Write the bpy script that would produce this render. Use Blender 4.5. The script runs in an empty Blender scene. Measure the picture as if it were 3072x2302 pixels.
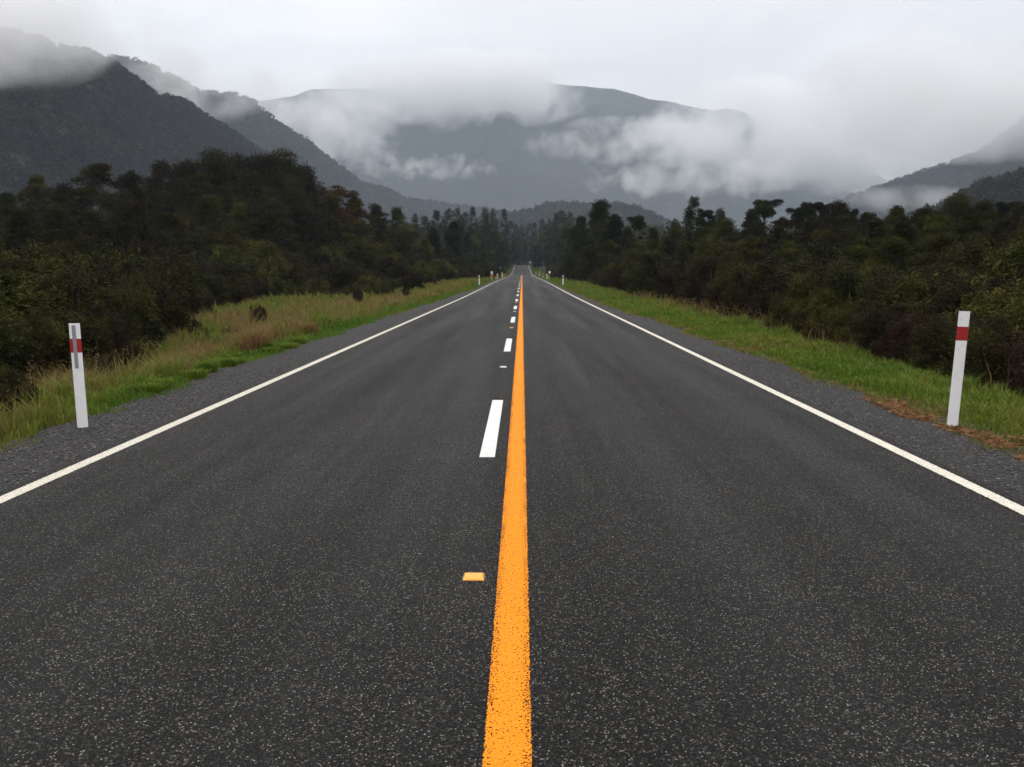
import bpy, math, random
import numpy as np
from mathutils import Vector, Matrix, noise as mnoise

random.seed(7)
RNG = np.random.default_rng(11)
R = math.radians
sc = bpy.context.scene
COL = sc.collection

# ------------------------------------------------------------------ camera
F = 2600.0 / 3072.0            # focal length in picture widths
CAM_H = 1.6
PITCH = math.atan(335 / 2600)
YAW = math.atan(30 / 2600)
cam_d = bpy.data.cameras.new("camera")
cam = bpy.data.objects.new("camera", cam_d)
COL.objects.link(cam)
cam.location = (0, 0, CAM_H)
cam.rotation_euler = (R(90) - PITCH, 0, YAW)
cam_d.sensor_width = 36
cam_d.lens = 36 * F
cam_d.clip_end = 60000
cam_d.clip_start = 0.05
cam_d.dof.use_dof = True
cam_d.dof.focus_distance = 5.5
cam_d.dof.aperture_fstop = 30.5 / 6.0
sc.camera = cam
_rot = cam.rotation_euler.to_matrix()


def at(px, py, D):
    """world point on the sight line through (px, py) of the 3072 px photograph at forward distance D"""
    d = _rot @ Vector(((px - 1536) / 2600, (1151 - py) / 2600, -1))
    s = D / d.y
    return Vector((d.x * s, D, CAM_H + d.z * s))


# ------------------------------------------------------------------ helpers
def link(o, parent=None):
    COL.objects.link(o)
    if parent is not None:
        o.parent = parent
    return o


def tag(o, label=None, cat=None, group=None, kind=None):
    if label: o["label"] = label
    if cat: o["category"] = cat
    if group: o["group"] = group
    if kind: o["kind"] = kind
    return o


def empty(name, loc=(0, 0, 0), rz=0):
    o = bpy.data.objects.new(name, None)
    o.empty_display_size = 0.3
    o.location = loc
    o.rotation_euler = (0, 0, rz)
    return link(o)


def mesh_np(name, V, quads=None, tris=None, tint=None, mats=(), smooth=False):
    V = np.asarray(V, np.float32)
    nq = 0 if quads is None else len(quads)
    nt = 0 if tris is None else len(tris)
    me = bpy.data.meshes.new(name)
    me.vertices.add(len(V))
    me.vertices.foreach_set("co", V.ravel())
    me.loops.add(nq * 4 + nt * 3)
    me.polygons.add(nq + nt)
    idx, start, tot = [], [], []
    if nq:
        idx.append(np.asarray(quads, np.int32).ravel())
        start.append(np.arange(nq) * 4)
        tot.append(np.full(nq, 4))
    if nt:
        idx.append(np.asarray(tris, np.int32).ravel())
        start.append(nq * 4 + np.arange(nt) * 3)
        tot.append(np.full(nt, 3))
    me.loops.foreach_set("vertex_index", np.concatenate(idx).astype(np.int32))
    me.polygons.foreach_set("loop_start", np.concatenate(start).astype(np.int32))
    me.polygons.foreach_set("loop_total", np.concatenate(tot).astype(np.int32))
    me.polygons.foreach_set("use_smooth", np.full(nq + nt, smooth, bool))
    if tint is not None:
        a = me.attributes.new("tint", 'FLOAT', 'POINT')
        a.data.foreach_set("value", np.asarray(tint, np.float32))
    me.update(calc_edges=True)
    for m in mats:
        me.materials.append(m)
    return me


def obj_np(name, *a, parent=None, **k):
    return link(bpy.data.objects.new(name, mesh_np(name, *a, **k)), parent)


class Geo:
    """collects boxes and tubes into one mesh"""
    def __init__(s): s.v, s.f, s.m = [], [], []

    def box(s, x0, x1, y0, y1, z0, z1, mi=0, bev=0.0):
        b = min(bev, (x1 - x0) / 3, (y1 - y0) / 3, (z1 - z0) / 3)
        if b <= 0:
            i = len(s.v)
            s.v += [(x, y, z) for z in (z0, z1) for y in (y0, y1) for x in (x0, x1)]
            s.f += [(i, i+2, i+3, i+1), (i+4, i+5, i+7, i+6), (i, i+1, i+5, i+4), (i+2, i+6, i+7, i+3), (i, i+4, i+6, i+2), (i+1, i+3, i+7, i+5)]
            s.m += [mi] * 6
            return
        # chamfered box: rings of 8 points
        def ring(z, ins):
            i = len(s.v)
            xa, xb, ya, yb = x0 + ins, x1 - ins, y0 + ins, y1 - ins
            s.v.extend([(xa + b, ya, z), (xb - b, ya, z), (xb, ya + b, z), (xb, yb - b, z), (xb - b, yb, z), (xa + b, yb, z), (xa, yb - b, z), (xa, ya + b, z)])
            return i
        rs = [ring(z0, b), ring(z0 + b, 0), ring(z1 - b, 0), ring(z1, b)]
        s.f.append(tuple(rs[0] + k for k in range(7, -1, -1))); s.m.append(mi)
        s.f.append(tuple(rs[3] + k for k in range(8))); s.m.append(mi)
        for a, c in zip(rs, rs[1:]):
            for k in range(8):
                s.f.append((a + k, a + (k + 1) % 8, c + (k + 1) % 8, c + k)); s.m.append(mi)

    def tube(s, pts, rad, n=7, mi=0):
        pts = [Vector(p) for p in pts]
        rings = []
        for k, p in enumerate(pts):
            d = (pts[min(k + 1, len(pts) - 1)] - pts[max(k - 1, 0)]).normalized()
            a = d.cross(Vector((0.3, 1, 0.1))).normalized()
            b = d.cross(a)
            r = rad[k] if isinstance(rad, (list, tuple)) else rad
            rings.append(len(s.v))
            for j in range(n):
                t = 2 * math.pi * j / n
                s.v.append(tuple(p + a * (math.cos(t) * r) + b * (math.sin(t) * r)))
        for a, c in zip(rings, rings[1:]):
            for j in range(n):
                s.f.append((a + j, a + (j + 1) % n, c + (j + 1) % n, c + j)); s.m.append(mi)
        s.f.append(tuple(rings[0] + j for j in range(n - 1, -1, -1))); s.m.append(mi)
        s.f.append(tuple(rings[-1] + j for j in range(n))); s.m.append(mi)

    def mesh(s, name, mats, smooth=False):
        me = bpy.data.meshes.new(name)
        me.from_pydata(s.v, [], s.f)
        for m in mats: me.materials.append(m)
        me.polygons.foreach_set("material_index", s.m)
        me.polygons.foreach_set("use_smooth", [smooth] * len(s.f))
        me.update()
        return me

    def obj(s, name, mats, parent=None, smooth=False):
        return link(bpy.data.objects.new(name, s.mesh(name, mats, smooth)), parent)


def vnoise(x, y, seed=0):
    """smooth value noise in [-1, 1] on arrays"""
    x = np.asarray(x, float) + seed * 17.13; y = np.asarray(y, float) + seed * 9.71
    xi, yi = np.floor(x).astype(np.int64), np.floor(y).astype(np.int64)
    fx, fy = x - xi, y - yi
    fx = fx * fx * (3 - 2 * fx); fy = fy * fy * (3 - 2 * fy)
    def h(a, b):
        n = (a * 374761393 + b * 668265263) & 0x7fffffff
        n = ((n ^ (n >> 13)) * 1274126177) & 0x7fffffff
        return ((n ^ (n >> 16)) & 0xffff) / 32767.5 - 1
    return (h(xi, yi) * (1 - fx) + h(xi + 1, yi) * fx) * (1 - fy) + (h(xi, yi + 1) * (1 - fx) + h(xi + 1, yi + 1) * fx) * fy


def fbm(x, y, seed=0, oct=4):
    t, a = 0, 1
    for k in range(oct):
        t = t + a * vnoise(np.asarray(x) * 2 ** k, np.asarray(y) * 2 ** k, seed + k)
        a *= 0.5
    return t


# ------------------------------------------------------------------ terrain
_py = np.array([-400, 0, 55, 80, 110, 160, 230, 275, 310, 350, 400, 440, 470, 492, 515, 550, 600, 700, 900, 1500, 9000], float)
_pz = np.array([0, 0, .0, .08, .2, .26, .28, .36, .75, 1.75, 3.1, 4.25, 5.0, 5.35, 5.1, 4.0, 2.5, 0, 0, 0, 0], float)
_dy = np.arange(-400, 9000, 2.0)
_dz = np.interp(_dy, _py, _pz)
_ker = np.hanning(17); _ker /= _ker.sum()
_dz = np.convolve(np.pad(_dz, 8, mode='edge'), _ker, mode='valid')


def road_z(y): return np.interp(y, _dy, _dz)


def sstep(t):
    t = np.clip(t, 0, 1)
    return t * t * (3 - 2 * t)


def edge_l(y): return np.interp(y, [0, 36, 80, 300], [4.78, 4.70, 4.20, 4.15])
def edge_r(y): return np.interp(y, [0, 17, 40, 100], [4.46, 4.40, 3.92, 3.85])


def ground(x, y):
    x = np.asarray(x, float); y = np.asarray(y, float)
    near = 1 - sstep((y - 60) / 60)
    dl = (0.28 + 0.55 * near) * sstep((-x - 4.7) / 4.5)
    dr = (0.15 + 0.25 * near) * sstep((x - 4.5) / 4.0) + .2 * sstep((x - 8) / 8)
    base = road_z(y) * (1 - 0.6 * sstep((np.abs(x) - 20) / 200))
    side = sstep((np.abs(x) - 5.0) / 3)
    n = (0.10 + .16 * sstep((-x - 6) / 3)) * fbm(x / 2.2, y / 2.6, 3, 3) * side + 0.5 * vnoise(x / 40, y / 40, 5) * sstep((np.abs(x) - 16) / 30)
    edge = np.where(x < 0, edge_l(y) + .37, edge_r(y) + .42)
    return base - dl - dr + n - 0.02 - 0.07 * (1 - sstep((np.abs(x) - edge) / .3))


# ------------------------------------------------------------------ materials
def mat(name):
    m = bpy.data.materials.new(name)
    m.use_nodes = True
    nt = m.node_tree
    nt.nodes.clear()
    return m, nt, nt.nodes, nt.links


class N:
    """tiny node helper"""
    def __init__(s, nt): s.nt = nt
    def __call__(s, typ, ins=None, **props):
        n = s.nt.nodes.new(typ)
        for k, v in props.items(): setattr(n, k, v)
        for k, v in (ins or {}).items():
            if isinstance(v, bpy.types.NodeSocket): s.nt.links.new(v, n.inputs[k])
            else: n.inputs[k].default_value = v
        return n
    def math(s, op, a, b=0.0, c=0.0, clamp=False):
        n = s.nt.nodes.new('ShaderNodeMath'); n.operation = op; n.use_clamp = clamp
        for i, v in enumerate((a, b, c)):
            if isinstance(v, bpy.types.NodeSocket): s.nt.links.new(v, n.inputs[i])
            else: n.inputs[i].default_value = v
        return n.outputs[0]
    def mixc(s, f, a, b):
        n = s.nt.nodes.new('ShaderNodeMix'); n.data_type = 'RGBA'
        for i, v in ((0, f), (6, a), (7, b)):
            if isinstance(v, bpy.types.NodeSocket): s.nt.links.new(v, n.inputs[i])
            elif i: n.inputs[i].default_value = (*v, 1) if len(v) == 3 else v
            else: n.inputs[i].default_value = v
        return n.outputs[2]
    def ramp(s, f, stops, interp='LINEAR'):
        n = s.nt.nodes.new('ShaderNodeValToRGB')
        cr = n.color_ramp; cr.interpolation = interp
        while len(cr.elements) < len(stops): cr.elements.new(.5)
        for e, (p, c) in zip(cr.elements, stops):
            e.position = p
            e.color = (c, c, c, 1) if not hasattr(c, '__len__') else (*c, 1)
        s.nt.links.new(f, n.inputs[0])
        return n.outputs[0]
    def mapr(s, f, a, b, c=0.0, d=1.0, smooth=False):
        n = s.nt.nodes.new('ShaderNodeMapRange')
        if smooth: n.interpolation_type = 'SMOOTHSTEP'
        s.nt.links.new(f, n.inputs[0])
        for i, v in enumerate((a, b, c, d)): n.inputs[i + 1].default_value = v
        return n.outputs[0]
    def out(s, surf=None, vol=None):
        o = s.nt.nodes.new('ShaderNodeOutputMaterial')
        if surf is not None: s.nt.links.new(surf, o.inputs[0])
        if vol is not None: s.nt.links.new(vol, o.inputs[1])


def simple(name, col, rough=.5, var=.08, scale=6.0, spec=.5, dirt=None):
    m, nt, _, _ = mat(name); n = N(nt)
    tc = n('ShaderNodeTexCoord')
    no = n('ShaderNodeTexNoise', {'Vector': tc.outputs['Object'], 'Scale': scale, 'Detail': 5.0})
    c0 = tuple(c * (1 - var) for c in col); c1 = tuple(min(1, c * (1 + var)) for c in col)
    c = n.mixc(no.outputs[0], c0, c1)
    if dirt:
        nd = n('ShaderNodeTexNoise', {'Vector': tc.outputs['Object'], 'Scale': scale * 2.3, 'Detail': 8.0, 'Roughness': .7})
        c = n.mixc(n.mapr(nd.outputs[0], .52, .72, 0, .55), c, dirt)
    p = n('ShaderNodeBsdfPrincipled', {'Base Color': c, 'Roughness': rough, 'Specular IOR Level': spec})
    n.out(p.outputs[0])
    return m


def asphalt():
    m, nt, _, _ = mat('chipseal'); n = N(nt)
    tc = n('ShaderNodeTexCoord'); P = tc.outputs['Object']
    v = n('ShaderNodeTexVoronoi', {'Vector': P, 'Scale': 125.0}); v.feature = 'F1'
    v2 = n('ShaderNodeTexVoronoi', {'Vector': P, 'Scale': 105.0}); v2.feature = 'F1'
    sep = n('ShaderNodeSeparateColor', {0: v.outputs['Color']})
    r1 = sep.outputs[0]; r2 = sep.outputs[1]
    stone = n.ramp(r1, [(0, (.004, .004, .0035)), (.40, (.011, .0105, .009)), (.68, (.032, .029, .025)), (.90, (.064, .060, .052)), (1, (.20, .185, .16))])
    tintc = n.mixc(r2, (1.14, 1.0, .86), (.96, 1.0, 1.02))
    mul = n('ShaderNodeMix', data_type='RGBA', blend_type='MULTIPLY'); mul.inputs[0].default_value = 1
    nt.links.new(stone, mul.inputs[6]); nt.links.new(tintc, mul.inputs[7])
    gap = n.mapr(v.outputs['Distance'], .32, .66, 0, 1)
    c = n.mixc(gap, mul.outputs[2], (.003, .003, .003))
    # sparse bright chips
    sep2 = n('ShaderNodeSeparateColor', {0: v2.outputs['Color']})
    chip = n.math('MULTIPLY', n.math('GREATER_THAN', sep2.outputs[2], .965), n.math('LESS_THAN', v2.outputs['Distance'], .30))
    c = n.mixc(chip, c, (.28, .28, .26))
    # broad tone: wheel paths and blotches, stretched along the lane
    mp = n('ShaderNodeMapping', {'Vector': P}); mp.inputs['Scale'].default_value = (1.3, .05, 1)
    bl = n('ShaderNodeTexNoise', {'Vector': mp.outputs[0], 'Scale': 1.0, 'Detail': 5.0, 'Roughness': .6})
    bl2 = n('ShaderNodeTexNoise', {'Vector': P, 'Scale': .9, 'Detail': 6.0, 'Roughness': .65})
    xs = n('ShaderNodeSeparateXYZ', {0: P}).outputs[0]
    ax = n.math('ABSOLUTE', n.math('SUBTRACT', n.math('ABSOLUTE', xs), 1.75))      # distance from lane middle
    wheel = n.mapr(n.math('ABSOLUTE', n.math('SUBTRACT', ax, .8)), 0, .55, 1, 0, smooth=True)
    k = n.math('ADD', n.mapr(bl.outputs[0], .3, .7, .90, 1.10), n.math('MULTIPLY', wheel, -.06))
    k = n.math('MULTIPLY', k, n.mapr(bl2.outputs[0], .3, .7, .80, 1.20))
    gr = n('ShaderNodeTexNoise', {'Vector': P, 'Scale': 32.0, 'Detail': 3.0, 'Roughness': .7})
    k = n.math('MULTIPLY', k, n.mapr(gr.outputs[0], .35, .65, .62, 1.42))
    m2 = n('ShaderNodeMix', data_type='RGBA', blend_type='MULTIPLY'); m2.inputs[0].default_value = 1
    nt.links.new(c, m2.inputs[6]); nt.links.new(k, m2.inputs[7])
    rough = n.math('ADD', n.mapr(bl.outputs[0], .35, .68, .78, .60), n.math('MULTIPLY', wheel, -.03))
    hgt = n.math('ADD', n.math('SUBTRACT', 1.0, v.outputs['Distance']), n.math('MULTIPLY', r1, .5))
    bp = n('ShaderNodeBump', {'Height': hgt, 'Distance': .007, 'Strength': .8})
    p = n('ShaderNodeBsdfPrincipled', {'Base Color': m2.outputs[2], 'Roughness': rough, 'Normal': bp.outputs[0], 'Specular IOR Level': .16})
    n.out(p.outputs[0])
    return m


def gravel():
    m, nt, _, _ = mat('loose_gravel'); n = N(nt)
    tc = n('ShaderNodeTexCoord'); P = tc.outputs['Object']
    wr = n('ShaderNodeTexNoise', {'Vector': P, 'Scale': 30.0})
    pv = n('ShaderNodeVectorMath', {0: P, 1: n('ShaderNodeVectorMath', {0: wr.outputs['Color'], 'Scale': .012}, operation='SCALE').outputs[0]}, operation='ADD')
    v = n('ShaderNodeTexVoronoi', {'Vector': pv.outputs[0], 'Scale': 48.0})
    sep = n('ShaderNodeSeparateColor', {0: v.outputs['Color']})
    st = n.ramp(sep.outputs[0], [(0, (.010, .010, .010)), (.5, (.030, .028, .028)), (.82, (.060, .057, .055)), (.95, (.15, .135, .12)), (1, (.36, .33, .28))])
    c = n.mixc(n.mapr(v.outputs['Distance'], .3, .65, 0, 1), st, (.015, .014, .013))
    b = n('ShaderNodeTexNoise', {'Vector': P, 'Scale': 1.6, 'Detail': 6.0, 'Roughness': .7})
    c = n.mixc(n.mapr(b.outputs[0], .55, .75, 0, .5), c, (.05, .032, .024))
    bp = n('ShaderNodeBump', {'Height': n.math('ADD', n.math('SUBTRACT', 1.0, v.outputs['Distance']), sep.outputs[1]), 'Distance': .014, 'Strength': .8})
    p = n('ShaderNodeBsdfPrincipled', {'Base Color': c, 'Roughness': .8, 'Specular IOR Level': .25, 'Normal': bp.outputs[0]})
    n.out(p.outputs[0])
    return m


def paint(name, col, centre_x, width, wear, dark=(.03, .03, .028), rag=.012, edgewear=0.0):
    m, nt, _, _ = mat(name); n = N(nt)
    tc = n('ShaderNodeTexCoord'); P = tc.outputs['Object']
    xs = n('ShaderNodeSeparateXYZ', {0: P}).outputs[0]
    d = n.math('ABSOLUTE', n.math('SUBTRACT', xs, centre_x)) if centre_x is not None else None
    v = n('ShaderNodeTexVoronoi', {'Vector': P, 'Scale': 125.0})
    nz = n('ShaderNodeTexNoise', {'Vector': P, 'Scale': 70.0, 'Detail': 3.0})
    sep = n('ShaderNodeSeparateColor', {0: v.outputs['Color']})
    # pits where the paint is missing between the chips
    w = wear
    if edgewear and d is not None:
        band = n.mapr(d, width * .22, width * .44, 0, edgewear, smooth=True)
        big = n('ShaderNodeTexNoise', {'Vector': P, 'Scale': 3.0, 'Detail': 2.0})
        w = n.math('ADD', wear, n.math('MULTIPLY', band, n.mapr(big.outputs[0], .35, .65, .4, 1.2)))
    pit = n.math('GREATER_THAN', n.math('ADD', v.outputs['Distance'], w), .80)
    a = n.math('SUBTRACT', 1.0, pit)
    if d is not None:
        edge = n.math('ADD', d, n.math('MULTIPLY', n.math('SUBTRACT', nz.outputs[0], .5), rag * 2.5))
        a = n.math('MULTIPLY', a, n.math('LESS_THAN', edge, width / 2))
    shade = n.mapr(sep.outputs[1], 0, 1, .9, 1.06)
    gr = n('ShaderNodeTexNoise', {'Vector': P, 'Scale': 9.0, 'Detail': 6.0})
    shade = n.math('MULTIPLY', shade, n.mapr(gr.outputs[0], .3, .7, .93, 1.04))
    mu = n('ShaderNodeMix', data_type='RGBA', blend_type='MULTIPLY'); mu.inputs[0].default_value = 1
    mu.inputs[6].default_value = (*col, 1); nt.links.new(shade, mu.inputs[7])
    bp = n('ShaderNodeBump', {'Height': n.math('SUBTRACT', 1.0, v.outputs['Distance']), 'Distance': .003, 'Strength': .35})
    p = n('ShaderNodeBsdfPrincipled', {'Base Color': mu.outputs[2], 'Roughness': .75, 'Normal': bp.outputs[0], 'Specular IOR Level': .12})
    t = n('ShaderNodeBsdfTransparent')
    mx = n('ShaderNodeMixShader', {0: a, 1: t.outputs[0], 2: p.outputs[0]})
    n.out(mx.outputs[0])
    return m


def leafy(name, cols, trans=.22, rnd=.55, rough=.8, spec=.10):
    """foliage: colour runs along cols with the leaf's own tint, shifted a little per plant"""
    m, nt, _, _ = mat(name); n = N(nt)
    at_ = n('ShaderNodeAttribute', attribute_name='tint')
    oi = n('ShaderNodeObjectInfo')
    f = n.math('ADD', at_.outputs['Fac'], n.math('MULTIPLY', n.math('SUBTRACT', oi.outputs['Random'], .5), rnd), clamp=True)
    c = n.ramp(f, [(i / (len(cols) - 1), c) for i, c in enumerate(cols)])
    p = n('ShaderNodeBsdfPrincipled', {'Base Color': c, 'Roughness': rough, 'Specular IOR Level': spec})
    if trans:
        t = n('ShaderNodeBsdfTranslucent', {'Color': c})
        mx = n('ShaderNodeMixShader', {0: trans, 1: p.outputs[0], 2: t.outputs[0]})
        n.out(mx.outputs[0])
    else:
        n.out(p.outputs[0])
    return m


def hill_mat(name, a, b, c3, scale):
    m, nt, _, _ = mat(name); n = N(nt)
    tc = n('ShaderNodeTexCoord'); P = tc.outputs['Object']
    n1 = n('ShaderNodeTexNoise', {'Vector': P, 'Scale': scale, 'Detail': 6.0, 'Roughness': .65})
    v = n('ShaderNodeTexVoronoi', {'Vector': P, 'Scale': scale * 12})
    sep = n('ShaderNodeSeparateColor', {0: v.outputs['Color']})
    c = n.mixc(n.mapr(n1.outputs[0], .35, .65), a, b)
    c = n.mixc(n.math('MULTIPLY', sep.outputs[0], .6), c, c3)
    bp = n('ShaderNodeBump', {'Height': n.math('SUBTRACT', 1.0, v.outputs['Distance']), 'Distance': 5.0, 'Strength': .8})
    p = n('ShaderNodeBsdfPrincipled', {'Base Color': c, 'Roughness': .9, 'Specular IOR Level': .1, 'Normal': bp.outputs[0]})
    n.out(p.outputs[0])
    return m


def ground_mat():
    m, nt, _, _ = mat('bare_earth_and_moss'); n = N(nt)
    tc = n('ShaderNodeTexCoord'); P = tc.outputs['Object']
    n1 = n('ShaderNodeTexNoise', {'Vector': P, 'Scale': .7, 'Detail': 8.0, 'Roughness': .7})
    n2 = n('ShaderNodeTexNoise', {'Vector': P, 'Scale': 14.0, 'Detail': 6.0, 'Roughness': .7})
    c = n.mixc(n.mapr(n1.outputs[0], .4, .6), (.03, .034, .012), (.045, .036, .02))
    c = n.mixc(n.mapr(n2.outputs[0], .5, .75), c, (.02, .02, .010))
    bp = n('ShaderNodeBump', {'Height': n2.outputs[0], 'Distance': .06, 'Strength': .8})
    p = n('ShaderNodeBsdfPrincipled', {'Base Color': c, 'Roughness': .9, 'Specular IOR Level': .15, 'Normal': bp.outputs[0]})
    n.out(p.outputs[0])
    return m


def bark_mat():
    m, nt, _, _ = mat('tree_bark'); n = N(nt)
    tc = n('ShaderNodeTexCoord'); P = tc.outputs['Object']
    mp = n('ShaderNodeMapping', {'Vector': P}); mp.inputs['Scale'].default_value = (6, 6, 1.2)
    n1 = n('ShaderNodeTexNoise', {'Vector': mp.outputs[0], 'Scale': 2.0, 'Detail': 6.0})
    c = n.mixc(n1.outputs[0], (.035, .028, .022), (.12, .11, .10))
    p = n('ShaderNodeBsdfPrincipled', {'Base Color': c, 'Roughness': .85, 'Specular IOR Level': .2})
    n.out(p.outputs[0])
    return m


M_ASPH = asphalt(); M_GRAV = gravel(); M_GROUND = ground_mat(); M_BARK = bark_mat()
YX, DX, LX, RX = -.046, -.302, -3.68, 3.38
M_YEL = paint('yellow_road_paint', (.86, .275, .012), YX, .160, .045, edgewear=.19, rag=.008)
M_EDL = paint('worn_white_road_paint', (.66, .62, .52), LX, .118, .06, rag=.010, edgewear=.06)
M_EDR = paint('worn_white_road_paint_two', (.70, .66, .56), RX, .118, .03, rag=.010, edgewear=.06)
M_DASH = paint('white_dash_paint', (.72, .72, .69), DX, .134, -.10, rag=.003)
M_WHITE = simple('white_plastic', (.84, .84, .85), .4, .02, 3.0, dirt=(.52, .50, .46))
M_RED = simple('red_reflective_band', (.34, .012, .012), .35, .08, 20)
M_GREY = simple('grey_reflective_strip', (.26, .26, .29), .3, .06, 20)
M_ORANGE = simple('orange_reflective_sheet', (.36, .14, .04), .4, .1, 9)
M_TAN = simple('weathered_cream_paint', (.42, .37, .28), .6, .15, 5)
M_STEEL = simple('galvanised_steel', (.28, .29, .30), .4, .12, 5)
M_TEAL = simple('teal_sign_sheet', (.03, .20, .22), .4, .1, 3)
M_SIGNW = simple('pale_sign_sheet', (.40, .50, .52), .4, .1, 3)
M_YELP = simple('yellow_ceramic', (.88, .40, .05), .35, .05, 40)
M_WHTP = simple('white_ceramic', (.62, .62, .60), .35, .08, 40, dirt=(.3, .29, .27))
M_STONE = simple('pebble_stone', (.075, .070, .068), .8, .85, 25, spec=.25)
L_SCRUB = leafy('scrub_leaves', [(.018, .013, .008), (.031, .024, .012), (.040, .036, .011), (.052, .052, .013), (.088, .080, .018)])
L_OLIVE = leafy('olive_leaves', [(.013, .015, .006), (.022, .026, .008), (.033, .038, .010), (.062, .066, .014), (.095, .09, .02)])
L_BEECH = leafy('beech_leaves', [(.016, .012, .009), (.024, .018, .012), (.028, .028, .010), (.040, .040, .011), (.070, .060, .016)])
L_DARK = leafy('dark_evergreen_leaves', [(.008, .011, .006), (.014, .019, .008), (.023, .029, .010), (.045, .050, .015)])
L_ORNG = leafy('bronzed_leaves', [(.022, .020, .009), (.042, .030, .011), (.080, .042, .014), (.044, .044, .014), (.09, .055, .018)])
L_BROWN = leafy('brown_twigs', [(.018, .012, .008), (.032, .018, .012), (.050, .027, .018)])
L_FOREST = leafy('far_forest_leaves', [(.018, .019, .014), (.026, .027, .014), (.034, .037, .015), (.056, .052, .018)], trans=0, rnd=0, spec=.1)
L_HILL = leafy('hill_forest_leaves', [(.012, .012, .012), (.017, .016, .014), (.026, .026, .014), (.060, .052, .022)], trans=0, rnd=0, spec=.1)
G_GREEN = leafy('grass_blades', [(.065, .135, .010), (.120, .180, .014), (.150, .165, .024), (.155, .125, .034), (.21, .145, .052), (.20, .105, .042)], trans=.3, rnd=0, spec=.3)
G_RUST = leafy('dead_grass_litter', [(.10, .055, .028), (.24, .125, .058), (.42, .25, .12)], trans=.1, rnd=0)

# ------------------------------------------------------------------ ground sheet
def axis(segs):
    out = []
    for a, b, s in segs: out += list(np.arange(a, b, s))
    return np.array(out)
xs = axis([(-9000, -1000, 500), (-1000, -200, 50), (-200, -40, 8), (-40, -16, 1.5), (-16, 16, .4), (16, 40, 1.5), (40, 200, 8), (200, 1000, 50), (1000, 9001, 500)])
ys = axis([(-600, -40, 40), (-40, 0, 4), (0, 60, .5), (60, 140, 1.5), (140, 700, 4), (700, 2000, 50), (2000, 9001, 500)])
GX, GY = np.meshgrid(xs, ys)
V = np.stack([GX, GY, ground(GX, GY)], -1).reshape(-1, 3)
nx, ny = len(xs), len(ys)
I = np.arange(nx * ny).reshape(ny, nx)
Q = np.stack([I[:-1, :-1], I[:-1, 1:], I[1:, 1:], I[1:, :-1]], -1).reshape(-1, 4)
g = obj_np('ground', V, quads=Q, mats=[M_GROUND], smooth=True)
tag(g, 'bare dark earth under the roadside vegetation', kind='structure')


def strip(name, x0, x1, zoff, y0, y1, mats, parent=None, nxs=2, slope=0.0, rag=None):
    """long ribbon that follows the road profile; x0, x1 numbers or functions of y"""
    y = axis([(-30, 60, .5 if (y1 - y0) > 4 else 1.0), (60, 620, 4)])
    y = np.concatenate([[y0], y[(y > y0 + .05) & (y < y1 - .05)], [y1]])
    a = x0(y) if callable(x0) else np.full(len(y), x0)
    b = x1(y) if callable(x1) else np.full(len(y), x1)
    t = np.linspace(0, 1, nxs)
    X = a[:, None] * (1 - t) + b[:, None] * t
    Y = np.repeat(y[:, None], nxs, 1)
    Z = np.repeat(road_z(y)[:, None], nxs, 1) + zoff
    if slope: Z = Z - slope * t[None, :] ** 2
    V = np.stack([X, Y, Z], -1).reshape(-1, 3)
    I = np.arange(len(V)).reshape(len(y), nxs)
    Q = np.stack([I[:-1, :-1], I[:-1, 1:], I[1:, 1:], I[1:, :-1]], -1).reshape(-1, 4)
    if (b < a).any(): Q = Q[:, ::-1]
    return obj_np(name, V, quads=Q, mats=mats, parent=parent, smooth=True)


road = strip('road', LX - .16, RX + .16, 0, -30, 620, [M_ASPH], nxs=9)
tag(road, 'straight grey chipseal two-lane road rising to a crest', kind='structure')
strip('yellow_line', YX - .1, YX + .1, .004, -30, 300, [M_YEL], road)
strip('edge_line', LX - .08, LX + .08, .004, -30, 560, [M_EDL], road)
strip('edge_line', RX - .08, RX + .08, .004, -30, 560, [M_EDR], road)
for k in range(-2, 27):
    y0 = 7.38 + 10.08 * k
    strip('lane_dash', DX - .08, DX + .08, .0045, y0, y0 + 3.38, [M_DASH], road)

sh_l = strip('gravel_shoulder', LX - .14, lambda y: -edge_l(y) - .42 - .16 * vnoise(y / 1.7, y * 0, 4) - .05 * vnoise(y / .4, y * 0, 6), -.008, -30, 600, [M_GRAV], nxs=8, slope=.055)
sh_r = strip('gravel_shoulder', RX + .14, lambda y: edge_r(y) + .46 + .18 * vnoise(y / 1.9, y * 0, 8) + .05 * vnoise(y / .4, y * 0, 9), -.008, -30, 600, [M_GRAV], nxs=8, slope=.055)
tag(sh_l, 'grey gravel shoulder between the left edge line and tan grass', kind='structure')
tag(sh_r, 'grey gravel shoulder between the right edge line and green grass', kind='structure')

# loose stones on the shoulders
def ico(n):
    import bmesh
    bm = bmesh.new(); bmesh.ops.create_icosphere(bm, subdivisions=n, radius=1)
    v = np.array([x.co[:] for x in bm.verts]); f = np.array([[q.index for q in p.verts] for p in bm.faces]); bm.free()
    return v, f
IV1, IF1 = ico(1)
IV2, IF2 = ico(2)


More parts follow.
